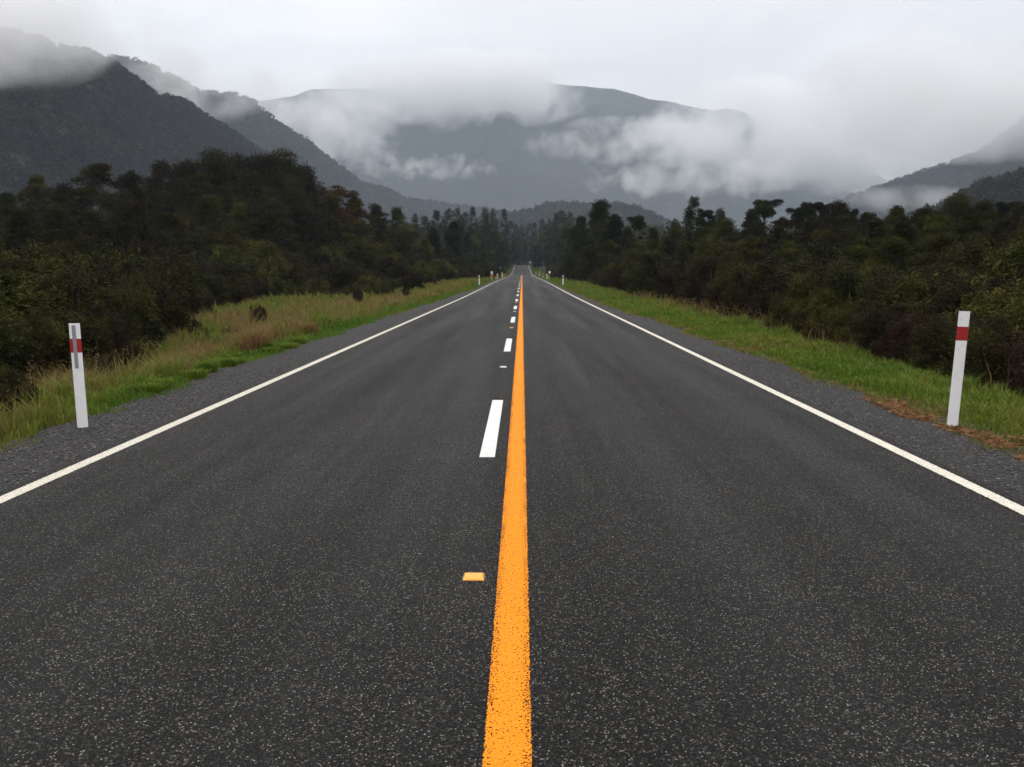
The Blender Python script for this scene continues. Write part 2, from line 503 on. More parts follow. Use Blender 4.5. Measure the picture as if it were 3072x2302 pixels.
def scatter_blobs(pts, rad, base, squash=(1, 1, 1), jit=.25, seed=0):
    """pts (n,3), rad (n,): jittered copies of the icosphere; returns V, F and the copy index per vertex"""
    rng = np.random.default_rng(seed)
    bv, bf = base
    n, m = len(pts), len(bv)
    J = 1 + rng.uniform(-jit, jit, (n, m, 1))
    ang = rng.uniform(0, 6.283, n); c, s = np.cos(ang), np.sin(ang)
    B = np.repeat(bv[None], n, 0) * J * np.array(squash)
    X = B[..., 0] * c[:, None] - B[..., 1] * s[:, None]
    Y = B[..., 0] * s[:, None] + B[..., 1] * c[:, None]
    Vv = np.stack([X, Y, B[..., 2]], -1) * rad[:, None, None] + pts[:, None, :]
    Ff = (bf[None] + (np.arange(n) * m)[:, None, None]).reshape(-1, 3)
    return Vv.reshape(-1, 3), Ff, np.repeat(np.arange(n), m)


n = 16000
sd = RNG.random(n) < .5
yy = 2.5 + 15 * RNG.random(n) ** 1.5
off = RNG.random(n)
xx = np.where(sd, LX - .10 - off * 1.2, RX + .10 + off * 1.15)
rr = .004 + .011 * RNG.random(n) ** 3
pts = np.stack([xx, yy, road_z(yy) - .006 - .04 * (off) ** 2 + rr * .3], -1)
Vv, Ff, ci = scatter_blobs(pts, rr, (IV1, IF1), (1, .8, .65), .25, 3)
o = obj_np('gravel', Vv, tris=Ff, mats=[M_STONE])
tag(o, 'loose grey stones lying on both gravel shoulders', 'gravel', kind='stuff')

# ------------------------------------------------------------------ marker posts
def marker_post(loc, h, lean=(0, 0), strip_=False, band=True):
    t = empty('marker_post', loc)
    t.rotation_euler = (lean[1], lean[0], 0)
    # shallow channel section
    w, d = .118, .022
    prof = [(-w/2, .004), (-w/2 + .012, -.010), (-w/4, -.014), (0, -.0155), (w/4, -.014), (w/2 - .012, -.010), (w/2, .004),
            (w/2 - .004, .008), (w/4, -.006), (0, -.008), (-w/4, -.006), (-w/2 + .004, .008)]
    def ext(name, z0, z1, grow, m, parent, xa=None, xb=None):
        pr = [(x * (1 + grow / (w / 2)), y - grow) for x, y in prof] if xa is None else \
             [(xa, -.0185), (xb, -.0185), (xb, -.012), (xa, -.012)]
        G = Geo(); k = len(pr)
        for z in (z0, z1):
            for x, y in pr: G.v.append((x, y, z))
        for j in range(k): G.f.append((j, (j + 1) % k, k + (j + 1) % k, k + j)); G.m.append(0)
        G.f.append(tuple(range(k - 1, -1, -1))); G.f.append(tuple(range(k, 2 * k))); G.m += [0, 0]
        return G.obj(name, [m], parent)
    ext('post_body', -.12, h, 0, M_WHITE, t)
    if band: ext('red_band', h - .305, h - .16, .0015, M_RED, t)
    if strip_: ext('reflector_strip', h - .47, h - .02, 0, M_GREY, t, -.019, .019)
    return t


def gz(x, y): return float(ground(x, y))
pl = marker_post((-4.645, 8.98, -.05), 1.12, (R(-.6), R(1)), True)
tag(pl, 'near left white marker post with red band and long grey reflector strip', 'marker post', 'roadside marker posts')
pr_ = marker_post((4.57, 9.12, -.03), 1.225, (R(1.6), R(1.5)), False)
tag(pr_, 'near right white marker post with a plain red band, leaning slightly right', 'marker post', 'roadside marker posts')
p3 = marker_post((-4.72, 96, .10), 1.1, (0, 0), False)
tag(p3, 'small distant white marker post on the left green verge', 'marker post', 'roadside marker posts')
p4 = marker_post((4.50, 96, .10), 1.1, (0, 0), False)
tag(p4, 'small distant white marker post on the right verge', 'marker post', 'roadside marker posts')

# ------------------------------------------------------------------ raised road studs
def stud(x, y, m, label):
    t = empty('road_stud', (x, y, float(road_z(y)) + .001))
    G = Geo(); i = 0
    w0, w1, l0, l1, h = .055, .046, .050, .022, .019
    G.v += [(-w0, -l0, 0), (w0, -l0, 0), (w0, l0, 0), (-w0, l0, 0), (-w0, -l0, .004), (w0, -l0, .004), (w0, l0, .004), (-w0, l0, .004),
            (-w1, -l1, h), (w1, -l1, h), (w1, l1, h), (-w1, l1, h)]
    G.f += [(3, 2, 1, 0), (0, 1, 5, 4), (1, 2, 6, 5), (2, 3, 7, 6), (3, 0, 4, 7), (4, 5, 9, 8), (5, 6, 10, 9), (6, 7, 11, 10), (7, 4, 8, 11), (8, 9, 10, 11)]
    G.m += [0] * 10
    b = G.obj('stud_body', [m], t)
    L = Geo()
    yv = lambda s: -l0 + (l0 - l1) * s - .0012
    zv = lambda s: .004 + (h - .004) * s + .0012
    L.v += [(-.036, yv(.15), zv(.15)), (.036, yv(.15), zv(.15)), (.032, yv(.85), zv(.85)), (-.032, yv(.85), zv(.85))]
    L.f.append((0, 1, 2, 3)); L.m.append(0)
    L.obj('reflector', [m], t)
    pd = Geo(); pd.tube([(0, 0, -.001), (0, 0, .0012)], .066, 14)
    pd.obj('glue_pad', [M_BITU], t)
    tag(t, label, 'road stud', 'raised studs between the white dashes')
    return t
M_BITU = simple('bitumen_glue', (.014, .014, .014), .35, .2, 20)
for y, x, m, lb in [(4.40, -.252, M_YELP, 'nearest raised yellow road stud on bare asphalt left of the yellow line'),
                    (14.55, -.315, M_WHTP, 'nearest white road stud, between the two nearest white dashes'),
                    (24.9, -.30, M_YELP, 'second yellow road stud, between the second and third white dashes'),
                    (35.3, -.30, M_WHTP, 'second white road stud, between the third and fourth white dashes'),
                    (45.6, -.30, M_YELP, 'third and farthest yellow road stud, between the fourth and fifth dashes')]:
    stud(x, y, m, lb)

# ------------------------------------------------------------------ far markers round the culvert
def far_marker(name, x, y, parts, label, cat='marker'):
    t = empty(name, (x, y, gz(x, y) - .02))
    for pn, m, (x0, x1, z0, z1), dep, yo in parts:
        G = Geo(); G.box(x0, x1, yo - dep / 2, yo + dep / 2, z0, z1, 0, .012)
        G.obj(pn, [m], t)
    tag(t, label, cat)
    return t
W = M_WHITE
far_marker('hazard_marker', -4.75, 137, [('post', M_TAN, (-.07, .07, 0, 1.0), .08, 0), ('orange_panel', M_ORANGE, (-.20, .24, .62, 1.12), .03, -.06), ('white_cap', W, (-.14, .14, 1.12, 1.50), .05, -.03)],
           'orange hazard marker with white top, first beyond the left distant post', 'hazard marker')
far_marker('bridge_post', -4.65, 165, [('post', M_TAN, (-.14, .14, 0, 1.08), .16, 0), ('base_block', M_TAN, (-.45, -.15, 0, .35), .3, 0)],
           'pale stubby post right of the orange-and-white hazard marker', 'post')
far_marker('utility_pole', -4.9, 200, [('pole', M_STEEL, (-.07, .07, 0, 2.35), .12, 0), ('cap', M_STEEL, (-.10, .10, 2.35, 2.45), .16, 0)],
           'thin grey pole standing behind the small posts on the left verge', 'pole')
far_marker('hazard_marker', -4.45, 195, [('post', M_TAN, (-.17, .17, 0, 1.3), .14, 0), ('orange_panel', M_ORANGE, (.17, .75, .38, .72), .05, 0)],
           'cream marker with low orange side panel, beside the thin grey pole', 'hazard marker')
far_marker('bridge_post', 4.35, 275, [('post', M_TAN, (-.16, .16, 0, 1.25), .2, 0), ('cap', M_TAN, (-.2, .2, 1.25, 1.33), .26, 0)],
           'farthest pale post beside the right edge line', 'post')
far_marker('bridge_post', 4.75, 238, [('post', M_TAN, (-.14, .14, .2, 1.5), .16, 0), ('foot', M_TAN, (-.2, .2, 0, .2), .24, 0)],
           'taller pale post second from the crest on the right', 'post')
far_marker('hazard_marker', 4.45, 187, [('post', M_TAN, (-.10, .10, 0, 1.0), .1, 0), ('orange_panel', M_ORANGE, (-.12, .12, .6, 1.12), .03, -.07)],
           'slim reddish marker between two pale posts on the right', 'hazard marker')
far_marker('bridge_post', 4.55, 158, [('post', M_TAN, (-.2, .16, 0, 1.0), .18, 0), ('base_block', M_TAN, (.18, .42, 0, .28), .3, 0)],
           'broad pale post nearest to the right distant marker post', 'post')
t = far_marker('round_sign', 5.15, 164, [('post', M_STEEL, (-.05, .05, 0, 1.2), .06, 0), ('red_plate', M_RED, (-.2, .12, .75, 1.05), .03, -.05)],
               'small pale round sign with dark red plate behind the broad pale post', 'sign')
G = Geo(); G.tube([(0, -.05, 1.32), (0, -.02, 1.32)], .21, 16); G.obj('disc', [W], t)
t = far_marker('direction_sign', 4.6, 478, [('leg', M_STEEL, (-.7, -.6, -.3, 1.5), .1, 0), ('leg', M_STEEL, (.6, .7, -.3, 1.5), .1, 0),
                                           ('sign_panel', M_TEAL, (-1.0, 1.0, .9, 2.3), .06, -.1), ('pale_sheet', M_SIGNW, (-.55, .65, 1.3, 2.1), .02, -.15)],
               'teal road sign standing on the right where the road crests', 'road sign')

# ------------------------------------------------------------------ plants
def leaves(centres, size, nrm=None, seed=0, aspect=.45, flat=.5):
    """diamond leaf sprays: centres (n,3), size (n,); nrm optional outward direction"""
    rng = np.random.default_rng(seed)
    n = len(centres)
    a = rng.normal(size=(n, 3)); a /= np.linalg.norm(a, axis=1, keepdims=True)
    if nrm is not None:
        b0 = nrm * flat + rng.normal(size=(n, 3)) * (1 - flat)
    else:
        b0 = rng.normal(size=(n, 3))
    b = np.cross(a, b0); b /= np.linalg.norm(b, axis=1, keepdims=True) + 1e-9
    s = size[:, None]
    V = np.stack([centres - a * s, centres + b * s * aspect + a * s * .15, centres + a * s, centres - b * s * aspect + a * s * .15], 1).reshape(-1, 3)
    Q = np.arange(n * 4).reshape(n, 4)
    return V, Q


def clump_crown(clumps, per, size, seed=0, hollow=.55, tlo=.1, thi=.8, drop=.3):
    """clumps rows: x y z rx ry rz ; per = leaves per clump (scaled by area)"""
    rng = np.random.default_rng(seed)
    C = np.array(clumps, float)
    area = (C[:, 3] * C[:, 4] + C[:, 4] * C[:, 5] + C[:, 3] * C[:, 5]) / 3
    cnt = np.maximum(8, (per * area / area.mean()).astype(int))
    idx = np.repeat(np.arange(len(C)), cnt)
    n = len(idx)
    d = rng.normal(size=(n, 3)); d /= np.linalg.norm(d, axis=1, keepdims=True)
    d[:, 2] = np.where(rng.random(n) < drop, d[:, 2], np.abs(d[:, 2]))      # fuller on top
    r = hollow + (1 - hollow) * rng.random(n) ** .6
    lump = 1 + .22 * np.sin(d[:, 0] * 5 + idx) * np.sin(d[:, 1] * 6 + idx * 1.7) + .12 * np.sin(d[:, 2] * 9 + idx)
    P = C[idx, :3] + d * C[idx, 3:6] * (r * lump)[:, None]
    s = size * rng.uniform(.55, 1.35, n)
    V, Q = leaves(P, s, d, seed + 1)
    ct = rng.uniform(tlo, thi, len(C))
    tint = np.clip(ct[idx] + rng.normal(0, .13, n), 0, 1)
    return V, Q, np.repeat(tint, 4)


PROTO = {}


def make_trunk(name, limbs):
    G = Geo()
    for pts, rad in limbs: G.tube(pts, rad, 6)
    return G.mesh(name, [M_BARK], True)


def limb(p0, p1, r0, r1, rng, bend=.12, k=5):
    p0, p1 = np.array(p0, float), np.array(p1, float)
    L = np.linalg.norm(p1 - p0)
    pts, rad = [], []
    o = np.zeros(3)
    for i in range(k):
        t = i / (k - 1)
        if 0 < i < k - 1: o = o + rng.normal(0, L * bend / k, 3)
        pts.append(tuple(p0 + (p1 - p0) * t + (o if 0 < i < k - 1 else 0))); rad.append(r0 + (r1 - r0) * t)
    return pts, rad


def proto_scrub(key, seed, leafmat, n_cl=64, per=640, size=.024, up=1.0, tlo=.05, thi=.75):
    """unit shrub about 1 m radius and 2 m tall, feathery upright sprays"""
    rng = np.random.default_rng(seed)
    cl, limbs = [], []
    for i in range(n_cl):
        a = rng.uniform(0, 6.283); rr = .95 * rng.random() ** .6
        z = (.35 + 1.45 * rng.random()) * (1 - .30 * rr ** 2) * up
        c = (rr * math.cos(a), rr * math.sin(a), z)
        r = rng.uniform(.12, .26)
        cl.append((*c, r, r, r * rng.uniform(1.1, 2.2)))
        limbs.append(limb((rng.normal(0, .05), rng.normal(0, .05), -.15), c, .022, .005, rng))
    V, Q, T = clump_crown(cl, per, size, seed, .25, tlo, thi, .45)
    # long wispy shoots above
    ns = 500
    a = rng.uniform(0, 6.283, ns); rr = rng.random(ns) ** .6
    P = np.stack([rr * np.cos(a), rr * np.sin(a), (1.55 - .6 * rr ** 2) * up * rng.uniform(.75, 1.25, ns)], -1)
    W2, Q2 = leaves(P, rng.uniform(.03, .08, ns), np.tile([0, 0, 1.], (ns, 1)), seed + 5, .25)
    Q = np.concatenate([Q, Q2 + len(V)]); T = np.concatenate([T, np.repeat(rng.uniform(tlo, thi, ns), 4)]); V = np.concatenate([V, W2])
    PROTO[key] = (mesh_np(key + '_crown', V, quads=Q, tint=T, mats=[leafmat]), make_trunk(key + '_trunk', limbs))


def proto_broad(key, seed, leafmat, tiers=5, dense=1.0, H=10.0, Wd=3.6, bare=.25, tlo=.1, thi=.85, flat=.5, size=.08, dome=1.0, nper=480):
    """broadleaf tree H tall: irregular layered clumps on limbs"""
    rng = np.random.default_rng(seed)
    cl = []
    lean = rng.normal(0, .03, 2)
    limbs = [limb((0, 0, -.5), (lean[0] * H, lean[1] * H, H * .93), .20, .03, rng, .06, 8)]
    nb = int(46 * dense)
    for i in range(nb):
        t = bare + (1 - bare) * (i + rng.random()) / nb
        prof = (math.sin(math.pi * min(1, (t - bare) / (1 - bare) * .80 + .22)) ** .6) * dome + (1 - dome) * (1 - t)
        a = i * 2.4 + rng.normal(0, .5)
        rad = Wd * prof * rng.uniform(.35, 1.0)
        z = H * t * rng.uniform(.94, 1.0)
        c = (rad * math.cos(a) + lean[0] * z, rad * math.sin(a) + lean[1] * z, z)
        rx = rng.uniform(.45, 1.15) * (Wd / 3.6)
        cl.append((*c, rx, rx, rx * rng.uniform(flat * .8, flat * 1.7)))
        limbs.append(limb((lean[0] * z * .8, lean[1] * z * .8, z * .82), c, .06, .012, rng))
        if rng.random() < .5:
            cl.append((c[0] * .5, c[1] * .5, c[2] + .3, rx, rx, rx * .6))
    V, Q, T = clump_crown(cl, nper, size, seed, .35, tlo, thi, .5)
    PROTO[key] = (mesh_np(key + '_crown', V, quads=Q, tint=T, mats=[leafmat]), make_trunk(key + '_trunk', limbs))


def proto_conifer(key, seed, leafmat, H=12.0, Wd=1.7, nper=280, ragged=.35):
    rng = np.random.default_rng(seed)
    cl = []
    limbs = [limb((0, 0, -.5), (rng.normal(0, .15), rng.normal(0, .15), H * .98), .20, .02, rng, .03, 8)]
    nb = 44
    for i in range(nb):
        t = .12 + .88 * (i + rng.random()) / nb
        prof = (1 - t) ** .38 * min(1, (t - .02) / .2)
        a = i * 2.4 + rng.normal(0, .4)
        rad = Wd * prof * rng.uniform(.35, 1.0)
        z = H * t
        rx = (.30 + .45 * prof) * rng.uniform(.8, 1.2 + ragged)
        cl.append((rad * math.cos(a), rad * math.sin(a), z, rx, rx, rx * rng.uniform(.6, 1.2)))
        limbs.append(limb((0, 0, z), (rad * math.cos(a), rad * math.sin(a), z), .04, .01, rng, .1, 3))
    V, Q, T = clump_crown(cl, nper, .095, seed, .25, .1, .8, .6)
    PROTO[key] = (mesh_np(key + '_crown', V, quads=Q, tint=T, mats=[leafmat]), make_trunk(key + '_trunk', limbs))


def proto_umbrella(key, seed, leafmat, H=10.0):
    """long bare stem with a flat-topped head of tufts"""
    rng = np.random.default_rng(seed)
    cl = []
    limbs = [limb((0, 0, -.5), (.1, 0, H * .80), .17, .08, rng, .03, 7)]
    for i in range(15):
        a = rng.uniform(0, 6.283); rad = 1.25 * rng.random() ** .55
        z = H * (.80 + .17 * rng.random()) + .25 * rad - .3
        c = (rad * math.cos(a), rad * math.sin(a), z)
        rx = rng.uniform(.5, .8)
        cl.append((*c, rx, rx, rx * .6))
        limbs.append(limb((.1, 0, H * .72 + rng.random()), c, .05, .012, rng, .1, 4))
    for i in range(4):
        a = rng.uniform(0, 6.283); z = H * rng.uniform(.45, .78)
        c = (1.0 * math.cos(a), 1.0 * math.sin(a), z)
        cl.append((*c, .5, .5, .28)); limbs.append(limb((0, 0, z - .5), c, .04, .012, rng, .1, 3))
    V, Q, T = clump_crown(cl, 800, .07, seed, .3, .1, .7, .5)
    PROTO[key] = (mesh_np(key + '_crown', V, quads=Q, tint=T, mats=[leafmat]), make_trunk(key + '_trunk', limbs))


for i in range(4): proto_scrub(f'scrub{i}', 20 + i, L_SCRUB)
for i in range(3): proto_scrub(f'olive{i}', 40 + i, L_OLIVE, 46, 640, .028, .85, .25, .95)
for i in range(2): proto_scrub(f'brown{i}', 50 + i, L_BROWN, 40, 500, .024, 1.0, .1, .9)
for i in range(4): proto_broad(f'beech{i}', 60 + i, L_BEECH, H=10, Wd=3.3, flat=.42, bare=.18)
for i in range(3): proto_broad(f'dome{i}', 70 + i, L_BEECH, H=10, Wd=4.2, dense=1.35, flat=.75, bare=.12, size=.08, nper=460, tlo=.0, thi=.8)
for i in range(3): proto_broad(f'green{i}', 80 + i, L_OLIVE, H=10, Wd=3.4, flat=.6, bare=.10, tlo=.05, thi=.75)
for i in range(3): proto_broad(f'dark{i}', 90 + i, L_DARK, H=10, Wd=3.3, flat=.6, bare=.06, dense=1.3, dome=.75)
for i in range(2): proto_broad(f'bronze{i}', 100 + i, L_ORNG, H=10, Wd=3.2, flat=.35, bare=.2)
for i in range(4): proto_conifer(f'conifer{i}', 110 + i, L_DARK, Wd=1.6 + .35 * i, ragged=.3 + .2 * i)
proto_conifer('spire0', 120, L_DARK, H=12, Wd=2.6, nper=380, ragged=.5)
for i in range(2): proto_umbrella(f'umbrella{i}', 130 + i, L_DARK)

KIND = {'scrub': ('scrub_bush', 'bush', 2.0), 'olive': ('olive_bush', 'bush', 1.8), 'brown': ('brown_bush', 'bush', 2.0), 'beech': ('beech_tree', 'tree', 10),
        'dome': ('broadleaf_tree', 'tree', 10), 'green': ('broadleaf_tree', 'tree', 10), 'dark': ('evergreen_tree', 'tree', 10), 'bronze': ('beech_tree', 'tree', 10),
        'conifer': ('conifer_tree', 'tree', 12), 'spire': ('conifer_tree', 'tree', 12), 'umbrella': ('umbrella_tree', 'tree', 10)}
PLANTS = []


def plant(key, x, y, h, label, group=None, wide=1.0, z=None):
    base = key.rstrip('0123456789')
    nm, cat, H = KIND[base]
    t = empty(nm, (x, y, gz(x, y) if z is None else z), random.uniform(0, 6.283))
    s = h / H
    t.scale = (s * wide, s * wide, s)
    cr, tr = PROTO[key]
    link(bpy.data.objects.new('crown', cr), t)
    link(bpy.data.objects.new('trunk', tr), t)
    tag(t, label, cat, group)
    PLANTS.append((t, x, y))
    return t


def plant_px(key, px, py_top, D, label, group=None, wide=1.0):
    """place so that the plant's top is seen at (px, py_top) of the photograph at distance D"""
    p = at(px, py_top, D)
    return plant(key, p.x, D, max(.5, p.z - gz(p.x, D)), label, group, wide)


ORD = ['first', 'second', 'third', 'fourth', 'fifth', 'sixth', 'seventh', 'eighth', 'ninth', 'tenth', 'eleventh', 'twelfth', 'thirteenth', 'fourteenth', 'fifteenth',
       'sixteenth', 'seventeenth', 'eighteenth', 'nineteenth', 'twentieth', 'twenty-first', 'twenty-second', 'twenty-third', 'twenty-fourth', 'twenty-fifth', 'twenty-sixth',
       'twenty-seventh', 'twenty-eighth', 'twenty-ninth', 'thirtieth', 'thirty-first', 'thirty-second', 'thirty-third', 'thirty-fourth', 'thirty-fifth', 'thirty-sixth']
LOOK = {'scrub': 'dark brown-green feathery bush', 'olive': 'olive leafy bush', 'brown': 'reddish brown twiggy bush', 'beech': 'dark layered beech tree', 'dome': 'dark domed tree',
        'green': 'mid-green broad tree', 'dark': 'blackish evergreen tree', 'bronze': 'orange-tinged beech tree', 'conifer': 'narrow dark conifer', 'spire': 'pointed conifer', 'umbrella': 'flat-topped tree'}


def row(specs, where, group):
    """specs: (key, px, py_top, D, wide) listed from the road's far end outwards; each label counts from the road"""
    specs = sorted(specs, key=lambda s: abs(s[1] - 1566))
    for i, (key, px, py, D, wd) in enumerate(specs):
        lb = f"{LOOK[key.rstrip('0123456789')]}, {ORD[i]} outward from the road in {where}"
        plant_px(key, px, py, D, lb, group, wd)


rnd = random.Random(5)
def pick(*ks): return rnd.choice(ks)

# --- left side, notable plants
plant_px('brown0', 770, 905, 34, 'small reddish brown bush standing in the tan grass on the left', wide=.55)
plant_px('brown1', 588, 960, 24, 'small dark twiggy bush among the tan grass, right of the left marker post', wide=.6)
plant_px('dark0', 1219, 845, 66, 'low rounded black-green bush at the far end of the left grass', wide=.9)
plant_px('scrub2', 1075, 862, 58, 'slim dark bush standing up from the far tan grass on the left', wide=.5)
GL = 'scrub bushes in front of the left forest'
def Dl(px): return float(np.interp(px, [-100, 340, 430, 530, 640, 770, 900, 1000, 1100, 1200, 1300, 1400, 1450, 1490], [15.5, 18, 24.5, 39, 51, 60, 66, 69, 72, 77, 97, 130, 160, 205]))
def Xl(px): return (px - 1566) / 2600 * Dl(px)
row([(pick('scrub0', 'scrub1', 'scrub2', 'scrub3', 'olive0', 'scrub1', 'scrub3', 'olive1'), px, py + rnd.uniform(-28, 14), Dl(px) + 1, w) for px, py, w in
     [(-60, 930, 1.2), (70, 925, 1.1), (180, 915, 1.1), (300, 930, 1.1), (390, 905, 1.05), (450, 885, 1.1), (510, 870, 1.1), (570, 855, 1.2), (640, 850, 1.2), (705, 845, 1.2), (770, 848, 1.2), (830, 850, 1.2),
      (890, 845, 1.2), (945, 850, 1.2), (1005, 848, 1.2), (1060, 842, 1.25), (1115, 838, 1.25), (1170, 835, 1.25), (1235, 828, 1.3), (1290, 822, 1.3), (1340, 816, 1.3),
      (1385, 812, 1.4), (1420, 808, 1.4), (1455, 805, 1.5), (1483, 803, 1.6)]], 'the front scrub on the left', GL)
row([(pick('scrub0', 'scrub1', 'scrub2', 'scrub3', 'olive0', 'olive2', 'olive1', 'scrub1'), px, py + rnd.uniform(-26, 18), Dl(px) * 1.12 + 3, w) for px, py, w in
     [(-50, 810, 1.2), (60, 830, 1.2), (170, 790, 1.2), (290, 810, 1.2), (390, 795, 1.2), (480, 785, 1.2), (570, 780, 1.2), (660, 780, 1.2), (750, 785, 1.2), (840, 780, 1.2),
      (930, 785, 1.2), (1010, 780, 1.25), (1090, 785, 1.3), (1170, 775, 1.3), (1250, 770, 1.3), (1320, 765, 1.3), (1370, 770, 1.3)]],
    'the second row of left scrub', 'scrub bushes behind the front row on the left')
row([(pick('scrub0', 'scrub2', 'olive0', 'olive2', 'olive1', 'green1'), px, py + rnd.uniform(-24, 16), Dl(px) * 1.18 + 8, w) for px, py, w in
     [(-40, 735, 1.2), (80, 725, 1.2), (210, 735, 1.2), (330, 725, 1.2), (430, 725, 1.2), (530, 722, 1.2), (640, 725, 1.1), (740, 728, 1.1), (840, 732, 1.1), (930, 728, 1.1),
      (1020, 732, 1.1), (1110, 725, 1.1)]], 'the third row of left scrub', 'tall scrub in front of the left trees')
plant_px('scrub1', 5, 1100, 10.2, 'low dark bush at the left picture edge, left of the near marker post', wide=1.1)
plant_px('scrub3', 335, 1050, 14.5, 'low dark bush in the grass just right of the left marker post', wide=1.3)
plant_px('brown1', 690, 985, 26, 'tiny reddish bush low in the middle of the tan grass', wide=.8)
# left trees along the skyline
GT = 'trees of the left roadside forest'
for k, px, py, D, w, lb in [
    ('beech0', 295, 487, 78, 1.0, 'tall spreading beech tree whose round head rises left of the big grove'),
    ('beech1', 395, 518, 84, .8, 'narrower beech tree between the round-headed tree and the big grove'),
    ('beech2', 105, 525, 92, .75, 'hazy narrow tree rising alone near the left picture edge'),
    ('beech3', 200, 560, 80, .8, 'low dark beech tree between two taller ones on the far left'),
    ('bronze0', 1003, 560, 104, .9, 'orange-tinged beech tree just right of the big grove'),
    ('bronze1', 1070, 585, 108, .75, 'smaller orange-tinged beech tree, right neighbour of the taller one'),
    ('green0', 1188, 632, 118, .85, 'rounded green tree standing between bronzed trees and the dark evergreen'),
    ('dark1', 1362, 672, 150, .95, 'blackish layered evergreen beside the far left marker posts'),
    ('dark2', 1300, 690, 140, .8, 'low blackish evergreen left of the layered dark evergreen'),
    ('dome0', 480, 505, 92, .9, 'leftmost domed tree of the big grove'),
    ('dome1', 560, 500, 98, .95, 'second domed tree of the big grove on the left'),
    ('dome2', 635, 478, 102, 1.0, 'tall domed tree in the middle left of the big grove'),
    ('dome0', 710, 485, 106, 1.0, 'broad domed tree in the middle of the big grove'),
    ('dome1', 785, 482, 108, 1.0, 'broad domed tree right of the middle of the big grove'),
    ('dome2', 850, 480, 110, .95, 'tall domed tree near the right end of the big grove'),
    ('dome1', 905, 515, 102, .8, 'rightmost domed tree of the big grove, sloping to the road'),
    ('beech2', 600, 520, 86, .9, 'beech tree standing in front of the left half of the big grove'),
    ('dome0', 745, 530, 88, .95, 'dark tree standing in front of the middle of the big grove'),
    ('dome2', 880, 560, 96, .8, 'dark tree standing in front of the grove\'s right end'),
    ('beech3', 1130, 615, 114, .8, 'thin beech tree left of the rounded green tree'),
    ('green1', 20, 590, 72, .9, 'green tree at the left picture edge below the hill')]:
    plant_px(k, px, py, D, lb, GT, w)
row([(pick('beech0', 'beech1', 'beech3', 'green0', 'green2', 'dome1', 'beech2'), px, py + rnd.uniform(-15, 15), D, w) for px, py, D, w in
     [(px, py, max(d, Dl(px) * 1.22 + 14), w) for px, py, d, w in [(-60, 640, 50, 1.0), (60, 650, 53, 1.0), (170, 630, 56, 1.0), (290, 640, 58, 1.0), (400, 620, 60, 1.0), (510, 620, 62, 1.0), (620, 615, 64, 1.0), (720, 625, 66, 1.0), (820, 620, 68, 1.0),
      (915, 640, 72, 1.0), (990, 650, 78, 1.0), (1070, 665, 86, 1.0), (1140, 690, 94, 1.0), (1210, 715, 102, 1.0), (1270, 725, 114, 1.0)]]],
    'the middle band of left forest', 'middle trees of the left forest')

# --- far end of the road
GF = 'tall trees where the road disappears'
FAR = [('conifer0', 1150, 660, 190, .9), ('conifer1', 1185, 668, 200, .9), ('green2', 1225, 690, 200, 1), ('conifer2', 1243, 645, 230, .9), ('conifer3', 1275, 650, 240, .9), ('conifer0', 1310, 632, 250, 1),
       ('conifer1', 1345, 625, 270, 1.0), ('conifer2', 1372, 628, 280, .8), ('conifer3', 1395, 640, 280, .9), ('conifer0', 1419, 622, 300, .7), ('conifer1', 1455, 622, 310, .8), ('conifer2', 1480, 630, 330, .7),
       ('conifer0', 1512, 628, 350, .7), ('conifer3', 1530, 665, 370, .8), ('conifer1', 1548, 672, 400, .8), ('conifer2', 1565, 678, 470, .8), ('green0', 1440, 690, 250, .9), ('green1', 1480, 700, 270, .9),
       ('dark0', 1405, 705, 215, .9), ('dark1', 1450, 735, 230, .9), ('dark2', 1500, 730, 300, .8), ('conifer3', 1588, 672, 520, .8), ('conifer0', 1604, 668, 430, .8), ('conifer1', 1628, 658, 400, .8), ('conifer2', 1650, 660, 370, .8),
       ('conifer0', 1668, 640, 340, .7), ('conifer3', 1685, 633, 320, .8), ('conifer2', 1712, 640, 300, .9), ('dark0', 1655, 705, 330, .9), ('green2', 1680, 715, 280, .8), ('green1', 1700, 690, 250, .9),
       ('dark1', 1525, 740, 390, .8), ('dark2', 1540, 728, 500, .8), ('dark0', 1597, 728, 500, .8), ('dark2', 1612, 738, 400, .8), ('dark1', 1569, 722, 640, 1.0)]
row([s for s in FAR if s[1] < 1570], 'the far woods left of the crest', GF)
row([s for s in FAR if s[1] >= 1570], 'the far woods right of the crest', GF)

# --- right side
GRs = 'scrub bushes in front of the right forest'
plant_px('brown0', 2022, 838, 56, 'rounded dark red-brown bush at the edge of the right grass', wide=.9)
row([(pick('scrub0', 'scrub1', 'scrub2', 'brown0', 'scrub2', 'brown1'), px, py + rnd.uniform(-14, 14), D, w) for px, py, D, w in
     [(3150, 930, 12.8, 1.2), (3010, 925, 13.8, 1.2), (2880, 930, 15.2, 1.15), (2770, 915, 16.8, 1.2), (2670, 905, 18.5, 1.2), (2580, 890, 20.5, 1.2), (2490, 870, 23, 1.25), (2400, 855, 26, 1.25),
      (2320, 850, 29, 1.25), (2240, 845, 33, 1.25), (2165, 840, 38, 1.25), (2095, 835, 44, 1.25), (1960, 825, 60, 1.25), (1900, 820, 70, 1.3), (1850, 815, 82, 1.3),
      (1805, 812, 95, 1.3), (1765, 808, 110, 1.3), (1725, 805, 128, 1.3), (1690, 800, 150, 1.4), (1660, 803, 180, 1.5)]], 'the front scrub on the right', GRs)
